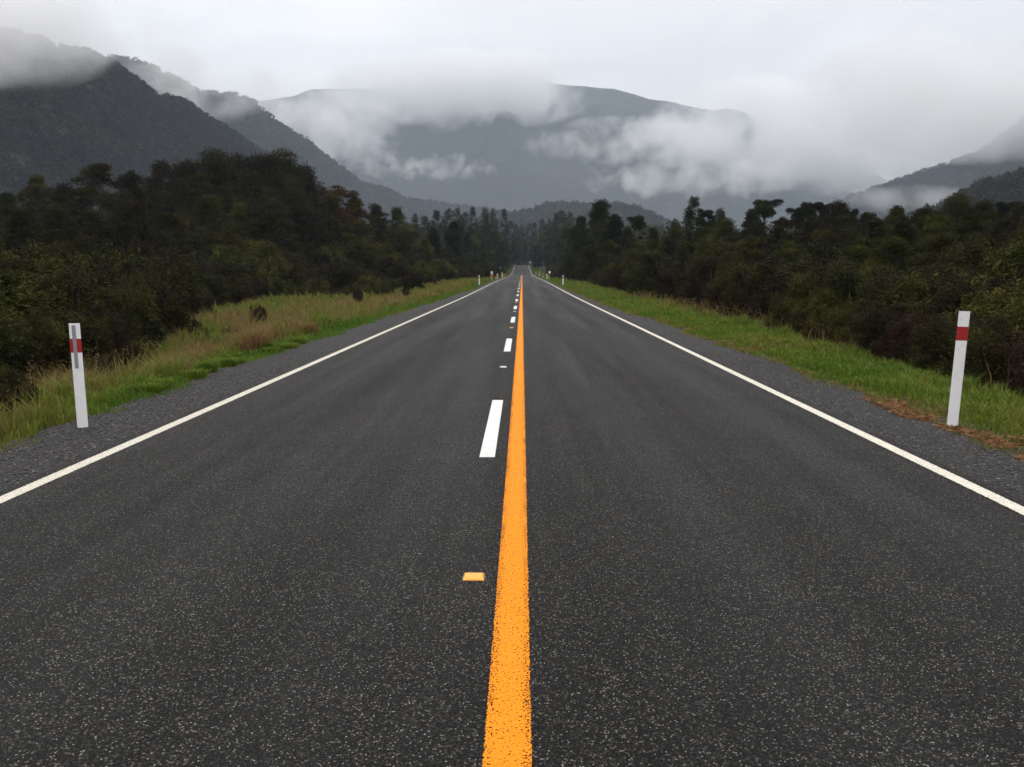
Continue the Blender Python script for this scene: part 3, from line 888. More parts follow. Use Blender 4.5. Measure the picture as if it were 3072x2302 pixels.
row([(pick('scrub0', 'scrub1', 'scrub2', 'scrub3', 'olive0', 'scrub1'), px, py + rnd.uniform(-26, 18), D, w) for px, py, D, w in
     [(3120, 800, 16, 1.2), (2990, 805, 17.5, 1.2), (2860, 790, 19, 1.2), (2740, 795, 21, 1.2), (2630, 785, 23, 1.2), (2520, 780, 26, 1.2), (2420, 775, 29, 1.2), (2320, 770, 33, 1.2), (2220, 770, 38, 1.2),
      (2130, 768, 44, 1.2), (2050, 765, 52, 1.2), (1975, 765, 60, 1.2), (1910, 760, 72, 1.2), (1850, 765, 84, 1.2)]], 'the second row of right scrub', 'scrub bushes behind the front row on the right')
row([(pick('scrub1', 'scrub2', 'olive0', 'olive1', 'green2', 'beech1', 'green0'), px, py + rnd.uniform(-14, 14), D, w) for px, py, D, w in
     [(3100, 700, 22, 1.1), (2960, 700, 24, 1.1), (2830, 705, 27, 1.1), (2700, 705, 30, 1.1), (2580, 715, 34, 1.1), (2470, 715, 38, 1.1), (2360, 720, 43, 1.1), (2260, 715, 48, 1.1), (2165, 718, 54, 1.1),
      (2080, 715, 61, 1.1), (2000, 725, 68, 1.1), (1930, 730, 76, 1.1)]], 'the third row of right scrub', 'tall scrub in front of the right trees')
GTR = 'trees of the right roadside forest'
for k, px, py, D, w, lb in [
    ('dark0', 1790, 612, 112, 1.1, 'big blackish evergreen right of the road, tallest by the roadside'),
    ('dark1', 1745, 655, 118, .9, 'blackish evergreen on the road side of the big one'),
    ('dark2', 1840, 650, 108, .9, 'blackish evergreen just right of the biggest roadside one'),
    ('umbrella0', 1912, 640, 105, .9, 'ragged open-headed tree between the big evergreen and the pointed conifer'),
    ('green0', 1880, 690, 98, .9, 'mid-green tree below the ragged open-headed tree'),
    ('green1', 1960, 690, 95, .8, 'mid-green tree left of the pointed conifer'),
    ('spire0', 2083, 594, 90, 1.0, 'pointed conifer standing highest on the right-hand skyline'),
    ('conifer1', 2027, 656, 90, .9, 'small conical tree left of the pointed conifer'),
    ('umbrella1', 2117, 625, 84, .7, 'flat-topped tree touching the pointed conifer on its right'),
    ('dome0', 2160, 640, 88, .7, 'low rounded tree between the pointed conifer and the broad umbrella tree'),
    ('umbrella0', 2297, 586, 84, 1.0, 'broad umbrella-headed tree rising clear above the right-hand forest'),
    ('dark2', 2250, 636, 80, .8, 'dark rounded tree left of the broad umbrella-headed tree'),
    ('umbrella1', 2392, 618, 80, .75, 'small umbrella tree between the two taller ones'),
    ('umbrella0', 2430, 594, 78, .75, 'thin tall umbrella tree with a small two-tiered head'),
    ('umbrella1', 2478, 608, 78, .7, 'small umbrella tree right of the thin two-tiered one'),
    ('dome1', 2520, 618, 72, .8, 'rounded tree right of the row of umbrella trees'),
    ('umbrella0', 2556, 616, 70, .55, 'little twiggy umbrella tree above the rounded tree'),
    ('umbrella1', 2608, 633, 66, .7, 'isolated low umbrella tree before the mist gap'),
    ('green1', 2690, 628, 58, .85, 'light green tree at the right of the mist gap'),
    ('green2', 2760, 625, 55, .9, 'light green tree right of the one beside the mist gap'),
    ('dome2', 2880, 608, 52, 1.0, 'broad olive tree below the right-hand wooded ridge'),
    ('green0', 2960, 616, 50, .9, 'olive green tree second from the right picture edge'),
    ('umbrella1', 3030, 600, 52, .9, 'flat-headed tree at the right picture edge'),
    ('dome1', 3075, 625, 48, .9, 'dark domed tree cut by the right picture edge')]:
    plant_px(k, px, py, D, lb, GTR, w)
row([(pick('green0', 'green1', 'green2', 'dome0', 'beech1', 'dome2', 'beech0'), px, py + rnd.uniform(-10, 12), D, w) for px, py, D, w in
     [(3110, 655, 36, 1), (3010, 655, 38, 1), (2910, 650, 40, 1), (2810, 655, 42, 1), (2710, 660, 44, 1), (2620, 665, 47, 1), (2530, 660, 50, 1), (2440, 660, 54, 1), (2350, 662, 58, 1),
      (2265, 670, 62, 1), (2180, 668, 66, 1), (2100, 675, 71, 1), (2030, 690, 77, 1), (1960, 715, 84, 1), (1895, 735, 92, 1), (1830, 730, 100, 1), (1780, 735, 112, 1), (1735, 740, 125, 1)]],
    'the middle band of right forest', 'middle trees of the right forest')

# ------------------------------------------------------------------ far woods on the flat: one mass
def forest_mass(name, pts, rad, per, size, leafmat, label, seed, hscale=1.4):
    rng = np.random.default_rng(seed)
    n = len(pts)
    idx = np.repeat(np.arange(n), per)
    m = len(idx)
    d = rng.normal(size=(m, 3)); d /= np.linalg.norm(d, axis=1, keepdims=True)
    d[:, 2] = np.abs(d[:, 2]) * 1.05 - .25
    lump = 1 + .25 * np.sin(d[:, 0] * 4 + idx * 1.3) * np.sin(d[:, 1] * 5 + idx * .7)
    P = pts[idx] + d * rad[idx][:, None] * np.array([1, 1, hscale]) * (lump * rng.uniform(.7, 1.05, m))[:, None]
    V, Q = leaves(P, (size[idx] if hasattr(size, '__len__') else size) * rad[idx] * rng.uniform(.6, 1.4, m), d, seed + 1, .7)
    ct = np.clip(rng.normal(.42, .24, n) + .30 * fbm(pts[:, 0] / 70, pts[:, 2] / 35, seed, 2), 0, 1)
    T = np.repeat(np.clip(ct[idx] + rng.normal(0, .10, m), 0, 1), 4)
    o = obj_np(name, V, quads=Q, tint=T, mats=[leafmat])
    tag(o, label, 'forest', kind='stuff')
    return o


def flat_band(n, seed, y0, y1, side, xin, xout, h0, h1):
    rng = np.random.default_rng(seed)
    y = rng.uniform(y0, y1, n)
    x = side * (np.interp(y, [y0, y1], xin) + rng.random(n) ** 1.3 * (np.interp(y, [y0, y1], xout)))
    h = rng.uniform(h0, h1, n)
    return np.stack([x, y, ground(x, y) + h], -1), h
pA, hA = flat_band(700, 1, 115, 330, -1, (45, 20), (90, 150), 5.0, 7.5)
pB, hB = flat_band(900, 2, 330, 800, -1, (12, 14), (220, 300), 8, 13)
forest_mass('forest', np.concatenate([pA, pB]), np.concatenate([hA * .55, hB * .45]), 430, np.r_[np.full(len(pA), .055), np.full(len(pB), .09)], L_FOREST, 'distant wood filling the flat behind the left roadside trees', 5, 1.8)
pA, hA = flat_band(600, 3, 110, 330, 1, (24, 14), (90, 120), 3.5, 5.5)
pB, hB = flat_band(700, 4, 330, 800, 1, (12, 14), (220, 300), 8, 13)
forest_mass('forest', np.concatenate([pA, pB]), np.concatenate([hA * .55, hB * .45]), 430, np.r_[np.full(len(pA), .055), np.full(len(pB), .09)], L_FOREST, 'distant wood filling the flat behind the right roadside trees', 6, 1.6)

# ------------------------------------------------------------------ hills
def hill(name, ridge, label, matl, run=2.2, nu=220, nv=60, spur=.10, tree=0.0, seed=1, spurlen=140., back=1.5, crag=.0):
    """ridge: (px, py, D) along the skyline; slope falls towards the viewer and behind"""
    R_ = [at(*r) for r in ridge]
    S = np.array([[p.x, p.y, p.z] for p in R_])
    d = np.concatenate([[0], np.cumsum(np.linalg.norm(np.diff(S, axis=0), axis=1))])
    u = np.linspace(0, d[-1], nu)
    C = np.stack([np.interp(u, d, S[:, k]) for k in range(3)], -1)
    # smooth corners a little
    for _ in range(2): C[1:-1] = (C[:-2] + 2 * C[1:-1] + C[2:]) / 4
    tv = np.concatenate([np.linspace(0, 1, nv), 1 + np.linspace(0, 1, nv // 3 + 1)[1:]])
    U, T = np.meshgrid(np.arange(nu), tv, indexing='ij')
    zr = C[:, 2][:, None]
    # horizontal direction from ridge towards viewer
    dirx, diry = -C[:, 0] * .35, -C[:, 1]
    L = np.hypot(dirx, diry); dirx, diry = dirx / L, diry / L
    front = np.clip(1 - T, -9, 1)
    off = np.where(T <= 1, front * run, -(T - 1) * back) * zr
    X = C[:, 0][:, None] + dirx[:, None] * off
    Y = C[:, 1][:, None] + diry[:, None] * off
    prof = np.where(T <= 1, np.clip(T, 0, 1) ** .95, 1 - np.clip(T - 1, 0, 1) ** 1.2)
    sp = fbm(u[:, None] / spurlen + T * .7, T * 1.6 + seed, seed, 4)
    fade = np.sin(np.pi * np.clip(T, 0, 1)) ** .8 * (T <= 1) * (1 - np.clip(T, 0, 1) ** 4)
    Z = zr * prof + zr * spur * sp * fade - 6 * (1 - np.clip(T, 0, 1)) - 8 * (T > 1.9)
    if crag: Z = Z + crag * fbm(u[:, None] / 45, T * 9, seed + 7, 3) * np.clip(T * 3, 0, 1) * (T <= 1.2) * (1 - .8 * np.clip(T, 0, 1) ** 3)
    if tree: Z = Z + tree * np.abs(vnoise(X / 9, Y / 9, seed)) * (T > .02)
    V = np.stack([X, Y, Z], -1).reshape(-1, 3)
    nvt = len(tv)
    I = np.arange(nu * nvt).reshape(nu, nvt)
    Q = np.stack([I[:-1, :-1], I[1:, :-1], I[1:, 1:], I[:-1, 1:]], -1).reshape(-1, 4)
    o = obj_np(name, V, quads=Q, mats=[matl], smooth=True)
    tag(o, label, kind='structure')
    return V.reshape(nu, nvt, 3), nv


def on_hill(grid, nv, n, seed, tmin=0.0):
    rng = np.random.default_rng(seed)
    nu = grid.shape[0]
    # area-weighted in u
    seg = np.linalg.norm(np.diff(grid[:, nv // 2, :], axis=0), axis=1)
    cu = np.concatenate([[0], np.cumsum(seg)]); cu /= cu[-1]
    fu = np.interp(rng.random(n), cu, np.arange(nu)); fv = (tmin + (1.03 - tmin) * rng.random(n)) * (nv - 1)
    iu = np.clip(fu.astype(int), 0, nu - 2); iv = np.clip(fv.astype(int), 0, grid.shape[1] - 2)
    a, b = (fu - iu)[:, None], (fv - iv)[:, None]
    return (grid[iu, iv] * (1 - a) + grid[iu + 1, iv] * a) * (1 - b) + (grid[iu, iv + 1] * (1 - a) + grid[iu + 1, iv + 1] * a) * b


HM1 = hill_mat('hill_forest_floor', (.022, .023, .018), (.034, .034, .02), (.05, .048, .024), .012)
HM3 = hill_mat('mountain_forest', (.018, .021, .022), (.034, .038, .034), (.05, .05, .04), .004)

g1, v1 = hill('hill', [(-500, 10, 640), (-250, 40, 680), (-60, 80, 720), (60, 105, 745), (140, 128, 770), (190, 150, 790), (270, 160, 820), (345, 198, 850), (420, 246, 890), (470, 288, 920), (560, 308, 970), (620, 352, 1010),
                        (700, 400, 1070), (780, 452, 1130), (860, 505, 1200), (960, 565, 1290), (1080, 630, 1400), (1200, 690, 1500)],
              'dark wooded hill sloping down from the upper left', HM1, run=1.9, nu=260, spur=.10, seed=2, spurlen=110)
pts = on_hill(g1, v1, 14000, 21, .15)
forest_mass('forest', pts + np.array([0, 0, 1.5]), RNG.uniform(2.4, 4.6, len(pts)), 60, .26, L_HILL, 'dense forest covering the dark hill on the left', 31, 1.15)

g2, v2 = hill('hill', [(100, 175, 1650), (200, 166, 1680), (300, 168, 1720), (413, 184, 1760), (517, 230, 1800), (560, 258, 1820), (600, 278, 1840), (700, 283, 1900), (750, 300, 1930), (830, 368, 1980), (890, 402, 2020), (960, 458, 2080), (1030, 512, 2150),
                        (1080, 548, 2200), (1150, 568, 2260), (1215, 598, 2350), (1330, 614, 2450), (1440, 628, 2550), (1520, 640, 2600), (1650, 690, 2700), (1800, 760, 2800)],
              'second wooded ridge running down behind the dark left hill', HM1, run=1.7, nu=220, spur=.10, seed=5, spurlen=200)
pts = on_hill(g2, v2, 8000, 22, .35)
forest_mass('forest', pts + np.array([0, 0, 2.]), RNG.uniform(6, 10, len(pts)), 50, .24, L_HILL, 'forest covering the second ridge behind the left hill', 32, 1.0)

gf, vf = hill('hill', [(1380, 690, 1500), (1440, 655, 1500), (1500, 640, 1500), (1560, 640, 1500), (1600, 634, 1500), (1646, 616, 1500), (1700, 612, 1500), (1760, 622, 1480), (1800, 624, 1450), (1850, 617, 1420), (1915, 630, 1400), (1990, 662, 1380), (2060, 700, 1360), (2150, 760, 1350)],
              'low wooded hill behind the far end of the road', HM1, run=2.5, nu=160, nv=30, spur=.05, seed=9, spurlen=90)
pts = on_hill(gf, vf, 2600, 23, .2)
forest_mass('forest', pts + np.array([0, 0, 1.5]), RNG.uniform(4.5, 8, len(pts)), 80, .21, L_HILL, 'forest on the low hill behind the far end of the road', 33, 1.1)

g3, v3 = hill('mountain', [(300, 420, 4300), (600, 330, 4300), (800, 300, 4300), (880, 290, 4300), (935, 268, 4300), (1000, 266, 4300), (1100, 268, 4350), (1220, 262, 4400), (1330, 240, 4400), (1450, 235, 4400), (1560, 240, 4400), (1640, 248, 4400), (1710, 256, 4350),
                            (1850, 268, 4300), (1950, 298, 4250), (2000, 304, 4250), (2090, 324, 4200), (2140, 332, 4200), (2190, 324, 4200), (2225, 336, 4200), (2350, 390, 4200), (2500, 460, 4200), (2650, 535, 4200), (2850, 640, 4200), (3000, 720, 4200)],
              'big blue-grey mountain across the valley with cloud on its top', HM3, run=1.5, nu=420, nv=110, spur=.17, seed=12, spurlen=420, crag=14.)

g4, v4 = hill('hill', [(2440, 640, 2300), (2536, 602, 2250), (2642, 563, 2200), (2748, 526, 2150), (2854, 490, 2100), (2933, 466, 2050), (2990, 425, 2000), (3072, 362, 1950), (3250, 260, 1900), (3450, 200, 1850)],
              'misty grey hill rising to the right picture edge', HM1, run=1.7, nu=160, spur=.10, seed=15, spurlen=180, tree=5)
pts = on_hill(g4, v4, 3500, 24, .3)
forest_mass('forest', pts + np.array([0, 0, 2.]), RNG.uniform(6, 10, len(pts)), 50, .24, L_HILL, 'forest on the misty hill at the right edge', 34, 1.0)

g5, v5 = hill('hill', [(2700, 660, 520), (2800, 628, 520), (2860, 600, 520), (2907, 575, 515), (2955, 548, 510), (3013, 538, 505), (3072, 516, 500), (3200, 490, 495), (3400, 470, 490)],
              'dark wooded ridge above the trees at the right edge', HM1, run=2.2, nu=90, nv=30, spur=.06, seed=18, spurlen=60)
pts = on_hill(g5, v5, 1300, 25, .2)
forest_mass('forest', pts + np.array([0, 0, .0]), RNG.uniform(2.4, 4.2, len(pts)), 160, .16, L_HILL, 'forest on the dark ridge at the right edge', 35, 1.2)

# ------------------------------------------------------------------ grass
def blades(x, y, h, w, tint, seed, bend=.5, zoff=0.0, mesh_name='grass', head=None):
    """curved tapering blades: 5 verts each"""
    rng = np.random.default_rng(seed)
    n = len(x)
    z = np.maximum(ground(x, y), np.where(x < 0, road_z(y) - .075, road_z(y) - .075) * (np.abs(x) < 5.4) - 99 * (np.abs(x) >= 5.4)) + zoff
    a = rng.uniform(0, 6.283, n)
    b = bend * h * rng.uniform(.2, 1.2, n)
    wa = a + math.pi / 2 + rng.normal(0, .5, n)
    wx, wy = np.cos(wa) * w / 2, np.sin(wa) * w / 2
    bx, by = np.cos(a) * b, np.sin(a) * b
    hm = h * .55
    P = np.stack([
        np.stack([x - wx, y - wy, z - .02], -1), np.stack([x + wx, y + wy, z - .02], -1),
        np.stack([x - wx * .8 + bx * .3, y - wy * .8 + by * .3, z + hm], -1), np.stack([x + wx * .8 + bx * .3, y + wy * .8 + by * .3, z + hm], -1),
        np.stack([x + bx, y + by, z + h * (1 - .25 * bend)], -1)], 1).reshape(-1, 3)
    i = np.arange(n)[:, None] * 5
    Q = i + np.array([0, 1, 3, 2]); T = i + np.array([2, 3, 4])
    return P, Q, T, np.repeat(tint, 5)


def merge(parts):
    Vs, Qs, Ts, Tt, k = [], [], [], [], 0
    for P, Q, T, t in parts:
        Vs.append(P); Qs.append(Q + k); Ts.append(T + k); Tt.append(t); k += len(P)
    return np.concatenate(Vs), np.concatenate(Qs), np.concatenate(Ts), np.concatenate(Tt)


def left_limit(y): return np.interp(y, [0, 17, 24, 28, 42, 52, 66, 72, 77, 97, 130, 300], [-11, -11, -12.5, -14, -18, -20, -18, -15, -12.5, -10.5, -9, -9])
def right_limit(y): return np.interp(y, [0, 20, 60, 90, 110, 300], [8.6, 8.8, 10.5, 8.0, 7.5, 8.0])


def verge(side, n, y0, y1, hmul, seed, wmul, pw=1.6):
    rng = np.random.default_rng(seed)
    y = y0 + (y1 - y0) * rng.random(n) ** pw
    lim = left_limit(y) if side < 0 else right_limit(y)
    inner = -edge_l(y) - .16 * vnoise(y / 1.7, y * 0, 4) - .10 * vnoise(y / .5, y * 0, 5) if side < 0 else edge_r(y) + .18 * vnoise(y / 1.9, y * 0, 8) + .10 * vnoise(y / .5, y * 0, 5)
    u = rng.random(n)
    x = inner + (lim - inner) * u
    # tufts
    tx, ty = vnoise(x / .35, y / .35, seed), vnoise(x / .35 + 9, y / .35, seed)
    x = x + .10 * tx; y = y + .10 * ty
    dist = np.abs(x - inner)
    pat = fbm(x / 2.2, y / 4.0, 40 + (side > 0), 3)
    pat2 = vnoise(x / .8, y / .8, 44)
    if side < 0:
        # short green fringe by the gravel farther out, tall tan growth behind
        fringe = np.clip(1 - (dist - (.35 + .5 * sstep((y - 9) / 8))) / .5, 0, 1) * sstep((y - 8) / 7)
        tuft = vnoise(x / .55, y / .7, 91) + .6 * vnoise(x / .2, y / .25, 92)
        h = (.12 + .42 * np.clip(dist / 1.6, 0, 1) * (1 - .2 * pat)) * rng.uniform(.4, 1.25, n) * (1 + .55 * tuft) * (.68 + .32 * sstep((y - 14) / 16))
        h = h * (1 - .62 * fringe)
        tint = .52 + .36 * pat + .26 * pat2 + .14 * tuft - .45 * fringe + rng.normal(0, .10, n)
    else:
        fringe = np.clip(1 - (dist - 1.6) / 1.2, 0, 1)
        tuft = vnoise(x / .45, y / .6, 93) + .6 * vnoise(x / .18, y / .22, 94)
        h = (.09 + .27 * np.clip((dist - .3) / 3.2, 0, 1) * (1 + .2 * pat)) * rng.uniform(.4, 1.25, n) * (1 + .5 * tuft)
        tint = .27 + .18 * pat + .14 * pat2 - .08 * fringe + rng.normal(0, .12, n)
        rusty = (dist < .38 + .35 * pat2)
        tint = np.where(rusty & (rng.random(n) < .5), .8, tint)
    # bare patches
    keep = (fbm(x / 1.1, y / 1.1, 60 + side, 2) + 1.2 * np.clip(dist / .5, 0, 1) > -.15 + .2 * rng.random(n))
    x, y, h, tint = x[keep], y[keep], h[keep] * hmul, np.clip(tint[keep] * (1 - .5 * sstep((y[keep] - 90) / 60)), 0.02, 1)
    w = wmul * (.004 + .0011 * np.minimum(y, 90)) * rng.uniform(.6, 1.4, len(x))
    return blades(x, y, h, w, tint, seed + 1, .55)


def stalks(side, n, y0, y1, seed, h0, h1, dmin):
    """tall thin seeding stalks with a small feathery head"""
    rng = np.random.default_rng(seed)
    y = y0 + (y1 - y0) * rng.random(n) ** 1.4
    lim = left_limit(y) if side < 0 else right_limit(y)
    inner = -4.9 if side < 0 else 4.6
    x = inner + np.sign(side) * dmin + (lim - inner - np.sign(side) * dmin) * rng.random(n)
    k = fbm(x / 2, y / 3, 71, 2) > -.2
    k &= rng.random(len(k)) < .8
    x, y = x[k], y[k]; n = len(x)
    h = rng.uniform(h0, h1, n)
    P, Q, T, t = blades(x, y, h, .006 + .0006 * y, np.clip(rng.normal(.78, .1, n), 0, 1), seed + 1, .45)
    tip = P.reshape(-1, 5, 3)[:, 4]
    # heads: a few small flecks near the tip
    m = 5
    C = np.repeat(tip, m, 0) + rng.normal(0, 1, (n * m, 3)) * np.array([.018, .018, .05])
    V2, Q2 = leaves(C, np.repeat(.007 + .0005 * y, m), None, seed + 3, .4)
    k0 = len(P)
    return np.concatenate([P, V2]), np.concatenate([Q, Q2 + k0]), T, np.concatenate([t, np.full(len(V2), .78)])


Vg, Qg, Tg, tt = merge([verge(-1, 95000, 5, 30, 1.0, 301, 1.0, 1.2), verge(-1, 60000, 28, 120, 1.05, 302, 1.0, 1.3), verge(-1, 26000, 110, 500, 1.0, 303, .8, 1.0),
                        stalks(-1, 5200, 7, 70, 304, .40, .80, .6)])
o = obj_np('grass', Vg, quads=Qg, tris=Tg, tint=tt, mats=[G_GREEN])
tag(o, 'long tan and green grass on the left verge', 'grass', kind='stuff')
Vg, Qg, Tg, tt = merge([verge(1, 95000, 5, 30, 1.0, 401, 1.0, 1.2), verge(1, 50000, 28, 120, 1.05, 402, 1.0, 1.3), verge(1, 26000, 110, 500, 1.0, 403, .8, 1.0),
                        stalks(1, 1800, 7, 60, 404, .45, .85, 2.2)])
o = obj_np('grass', Vg, quads=Qg, tris=Tg, tint=tt, mats=[G_GREEN])
tag(o, 'short bright green grass on the right verge', 'grass', kind='stuff')


def tussocks(specs, seed):
    rng = np.random.default_rng(seed); out = []
    for x, y, r, h, ti, n in specs:
        a = rng.uniform(0, 6.283, n); q = r * rng.random(n) ** .6
        out.append(blades(x + q * np.cos(a), y + q * np.sin(a), h * rng.uniform(.5, 1.1, n), np.full(n, .007 + .0005 * y), np.clip(rng.normal(ti, .09, n), 0, 1), seed + len(out), .8))
    return merge(out)


# bright green tussocks along the left fringe, small weeds on the gravel, rusty litter near the right post
sp = []
rg = np.random.default_rng(77)
for (px, py) in [(500, 1160), (530, 1150), (560, 1146), (820, 1050), (790, 1056), (850, 1044), (880, 1035), (930, 1020), (700, 1090), (740, 1080), (640, 1110)]:
    yd = 1.6 * 2600 / (py - 816)
    sp.append(((px - 1566) / 2600 * yd - .22 + rg.normal(0, .10), yd + rg.normal(0, .5), .12 + .12 * rg.random(), .16 + .12 * rg.random(), .08 + .15 * rg.random(), 420))
for q in range(110):
    yy_ = 7 + 60 * rg.random() ** 1.5
    xx_ = -5.6 - (abs(float(left_limit(yy_))) - 6) * rg.random()
    sp.append((xx_, yy_, .12 + .35 * rg.random(), .35 + .45 * rg.random(), rg.choice([.05, .15, .3, .7, .95]), 260))
for q in range(30):
    yy_ = 8 + 40 * rg.random() ** 1.3
    sp.append((5.4 + 2.6 * rg.random(), yy_, .12 + .25 * rg.random(), .18 + .22 * rg.random(), rg.choice([.05, .2, .35, .6]), 200))
for (x, y) in [(4.15, 7.7), (4.05, 9.2), (3.95, 11.4), (4.2, 12.5), (-4.55, 6.6), (3.85, 8.4), (4.2, 10.3), (-4.5, 12), (-4.4, 7.3), (-4.7, 5.9)]:
    sp.append((x, y, .06, .05, .35 + .3 * rg.random(), 60))
Vg, Qg, Tg, tt = tussocks(sp, 500)
o = obj_np('grass', Vg, quads=Qg, tris=Tg, tint=tt, mats=[G_GREEN])
tag(o, 'bright green grass tussocks and weeds at the gravel edges', 'grass', kind='stuff')


def litter(n, f, seed, h=.03):
    rng = np.random.default_rng(seed)
    x, y = f(rng, n)
    n = len(x)
    a = rng.uniform(0, 6.283, n); L = rng.uniform(.04, .14, n)
    z = np.maximum(ground(x, y), road_z(y) - .05 * np.clip((np.abs(x) - 3.5), 0, 1) ** 2) + .004 + rng.random(n) * h
    dx, dy = np.cos(a) * L, np.sin(a) * L
    wx, wy = -np.sin(a) * .002, np.cos(a) * .002
    P = np.stack([np.stack([x - wx, y - wy, z], -1), np.stack([x + wx, y + wy, z], -1), np.stack([x + dx + wx * .5, y + dy + wy * .5, z + rng.uniform(-.01, .03, n)], -1),
                  np.stack([x + dx - wx * .5, y + dy - wy * .5, z + rng.uniform(-.01, .03, n)], -1)], 1).reshape(-1, 3)
    return P, np.arange(n * 4).reshape(n, 4), np.repeat(rng.random(n), 4)


def fr(rng, n):
    y = 6.6 + 4.6 * rng.random(n) ** 1.2
    x = 4.42 + .8 * rng.random(n) * np.interp(y, [6.4, 8.5, 9.5, 13], [1, .8, .35, .15]) + .1 * vnoise(y / .5, y * 0, 3)
    k = vnoise(x / .22, y / .4, 12) + .4 * vnoise(x / .07, y / .09, 13) > -.12
    return x[k], y[k]
P, Q, T = litter(14000, fr, 90, .03)
o = obj_np('dry_grass', P, quads=Q, tint=T, mats=[G_RUST])
tag(o, 'rusty dead grass lying round the foot of the right marker post', 'grass', kind='stuff')

# ------------------------------------------------------------------ air
def haze_box():
    m, nt, _, _ = mat('pale_air'); n = N(nt)
    pv = n('ShaderNodeVolumePrincipled', {'Color': (.76, .875, 1.0, 1), 'Density': 1.2e-4, 'Anisotropy': 0.0})
    n.out(vol=pv.outputs[0])
    G = Geo(); G.box(-7000, 7000, -800, 6500, -40, 1600)
    o = G.obj('haze', [m])
    tag(o, 'thin pale rain haze filling the valley', 'haze', kind='stuff')
haze_box()


def mist(loc, radii, dens, seed, label, scale, thr=.30, soft=.45, stretch=(1, 1, 1)):
    m, nt, _, _ = mat('drifting_mist'); n = N(nt)
    tc = n('ShaderNodeTexCoord')
    O = tc.outputs['Object']                    # unit sphere coordinates
    r = n('ShaderNodeVectorMath', {0: O}, operation='LENGTH').outputs['Value']
    sc_ = n('ShaderNodeVectorMath', {0: O, 1: tuple(radii)}, operation='MULTIPLY')
    ad = n('ShaderNodeVectorMath', {0: sc_.outputs[0], 1: (seed * 531.7, seed * 213.1, seed * 97.3)}, operation='ADD')
    s2 = n('ShaderNodeVectorMath', {0: ad.outputs[0], 1: tuple(v / scale for v in stretch)}, operation='MULTIPLY')
    no = n('ShaderNodeTexNoise', {'Vector': s2.outputs[0], 'Scale': 1.0, 'Detail': 6.0, 'Roughness': .58, 'Distortion': .3})
    fall = n.math('SUBTRACT', 1.0, n.math('MULTIPLY', r, r))            # 1 in the middle, 0 at the skin
    v = n.math('ADD', n.math('MULTIPLY', fall, .65), n.math('MULTIPLY', n.math('SUBTRACT', no.outputs[0], .5), 3.0))
    v = n.mapr(v, thr, thr + soft, 0, 1, smooth=True)
    v = n.math('MULTIPLY', v, n.mapr(fall, 0, .25, 0, 1, smooth=True))
    pv = n('ShaderNodeVolumePrincipled', {'Color': (1, 1, 1, 1), 'Density': n.math('MULTIPLY', v, dens), 'Anisotropy': 0.0})
    n.out(vol=pv.outputs[0])
    me = mesh_np('mist', IV2, tris=IF2, mats=[m])
    o = link(bpy.data.objects.new('mist', me))
    o.location = loc; o.scale = radii
    tag(o, label, 'mist', kind='stuff')
    return o


def mist_px(px, py, D, rx, ry, dep, dens, seed, label, scale, **k):
    p = at(px, py, D)
    mist(p, (rx / 2600 * D, dep, ry / 2600 * D), dens, seed, label, scale, **k)


mist_px(1390, 275, 3900, 440, 125, 420, .0060, 1, 'cloud bank hiding the middle of the mountain top', 240, thr=.0)
mist_px(1040, 385, 3300, 230, 130, 240, .0048, 2, 'thin cloud hanging on the mountain\'s left shoulder', 150, thr=.25)
mist_px(2590, 400, 3400, 720, 195, 380, .0125, 3, 'broad cloud bank covering the mountain\'s right side', 200, thr=.0, soft=.9)
mist_px(1270, 502, 3050, 330, 48, 110, .0070, 4, 'narrow wisp of mist lying low across the mountain', 60, thr=.42)
mist_px(1960, 425, 3150, 440, 82, 180, .0075, 5, 'bright band of cloud below the mountain\'s right summit', 90, thr=.22, soft=.8)
mist_px(-110, 60, 560, 420, 200, 110, .048, 6, 'cloud trailing over the top of the dark left hill', 90, thr=.08, soft=1.2)
mist_px(330, 120, 760, 330, 85, 70, .012, 12, 'thin veil of cloud along the crest of the dark left hill', 55, thr=.22, soft=1.0)
mist_px(560, 270, 1450, 330, 120, 160, .0085, 7, 'mist drifting between the left hill and second ridge', 100, thr=.24, soft=.6)
mist_px(2760, 600, 1650, 360, 48, 120, .0075, 8, 'low fog at the foot of the misty right hill', 70, thr=.22, soft=.9)
mist_px(3000, 280, 1700, 640, 210, 240, .0060, 9, 'cloud lying on the upper right hill', 200, thr=.0)
mist_px(2100, 530, 2900, 460, 80, 150, .0050, 10, 'faint streak of mist on the mountain\'s lower right slope', 100, thr=.36)
mist_px(860, 335, 2500, 250, 110, 180, .0065, 11, 'mist filling the gap between the ridge and the mountain', 110, thr=.22)

# ------------------------------------------------------------------ world
w = bpy.data.worlds.new('World'); sc.world = w; w.use_nodes = True
nt = w.node_tree; nt.nodes.clear(); n = N(nt)
SUN_EL, SUN_AZ = R(58), R(-25)          # behind the cloud, ahead and a little left
sky = n('ShaderNodeTexSky', sky_type='NISHITA', sun_disc=False, sun_elevation=SUN_EL, sun_rotation=SUN_AZ)
skys = n('ShaderNodeVectorMath', {0: sky.outputs[0], 'Scale': .08}, operation='SCALE')
tc = n('ShaderNodeTexCoord'); D = tc.outputs['Generated']
zz = n('ShaderNodeSeparateXYZ', {0: D}).outputs[2]
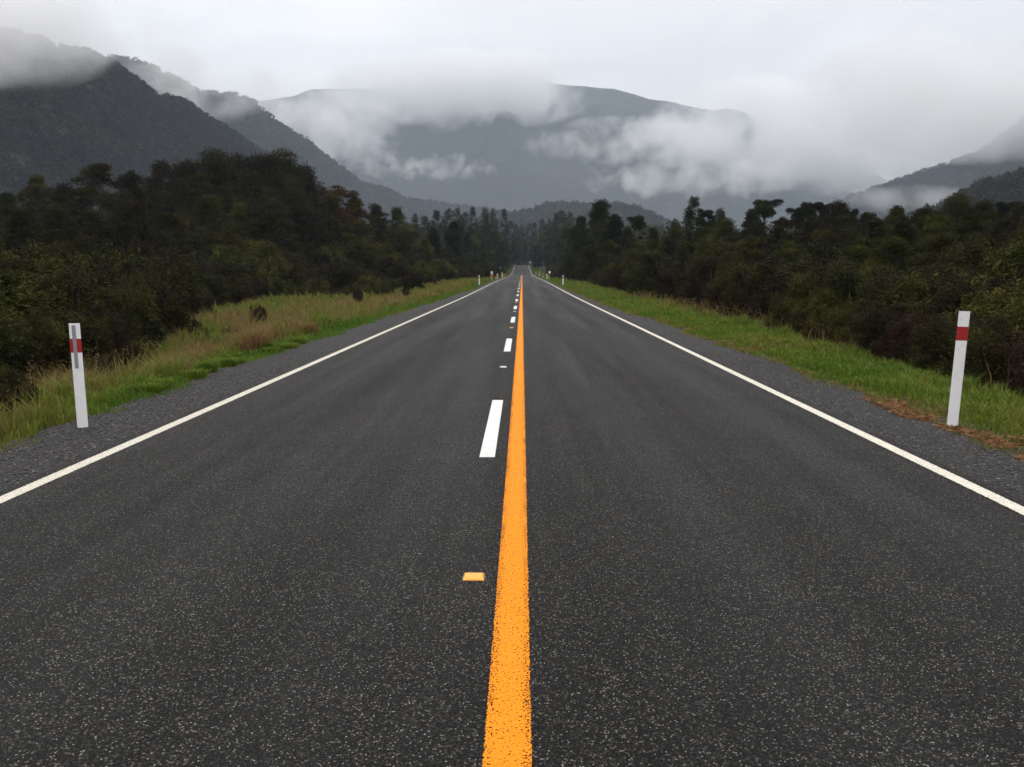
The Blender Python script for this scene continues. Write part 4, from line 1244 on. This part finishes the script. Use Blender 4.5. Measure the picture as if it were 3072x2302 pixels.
# overcast: brighter overhead than at the skyline
lum = n.mapr(zz, .0, 1.0, .80, 2.1)
mp = n('ShaderNodeMapping', {'Vector': D}); mp.inputs['Scale'].default_value = (2.2, 2.2, 6.5)
c1 = n('ShaderNodeTexNoise', {'Vector': mp.outputs[0], 'Scale': 1.6, 'Detail': 7.0, 'Roughness': .55, 'Distortion': .6})
tex = n.mapr(c1.outputs[0], .30, .70, .86, 1.08)
bdir = (at(850, 230, 1000) - Vector((0, 0, CAM_H))).normalized()
dt = n('ShaderNodeVectorMath', {0: D, 1: tuple(bdir)}, operation='DOT_PRODUCT').outputs['Value']
bright = n.mapr(dt, .975, 1.0, 0, .10, smooth=True)
lum = n.math('MULTIPLY', lum, n.math('ADD', tex, bright))
cl = n('ShaderNodeVectorMath', {0: n('ShaderNodeCombineXYZ', {0: 1.03, 1: 1.0, 2: 1.0}).outputs[0], 'Scale': lum}, operation='SCALE')
mx = n.mixc(.95, skys.outputs[0], cl.outputs[0])
bg = n('ShaderNodeBackground', {'Color': mx, 'Strength': 1.0})
o_ = nt.nodes.new('ShaderNodeOutputWorld'); nt.links.new(bg.outputs[0], o_.inputs[0])

sl = bpy.data.lights.new('sun', 'SUN'); sl.energy = .6; sl.angle = R(25); sl.color = (1, .97, .93)
so = bpy.data.objects.new('sun', sl); COL.objects.link(so)
sd_ = Vector((math.sin(SUN_AZ) * math.cos(SUN_EL), math.cos(SUN_AZ) * math.cos(SUN_EL), math.sin(SUN_EL)))
so.rotation_euler = sd_.to_track_quat('Z', 'Y').to_euler()

# ------------------------------------------------------------------ render settings
sc.view_settings.view_transform = 'Standard'; sc.view_settings.look = 'None'
sc.view_settings.gamma = 1; sc.view_settings.exposure = 0
cy = sc.cycles
cy.max_bounces = 16; cy.diffuse_bounces = 2; cy.glossy_bounces = 2; cy.transmission_bounces = 2
cy.transparent_max_bounces = 12; cy.volume_bounces = 14
cy.volume_step_rate = 0.35; cy.volume_preview_step_rate = 1.0; cy.volume_max_steps = 512
cy.use_denoising = True; cy.denoiser = 'OPENIMAGEDENOISE'
cy.use_adaptive_sampling = True; cy.adaptive_threshold = .02
cy.sample_clamp_indirect = 5
sc.render.use_persistent_data = False
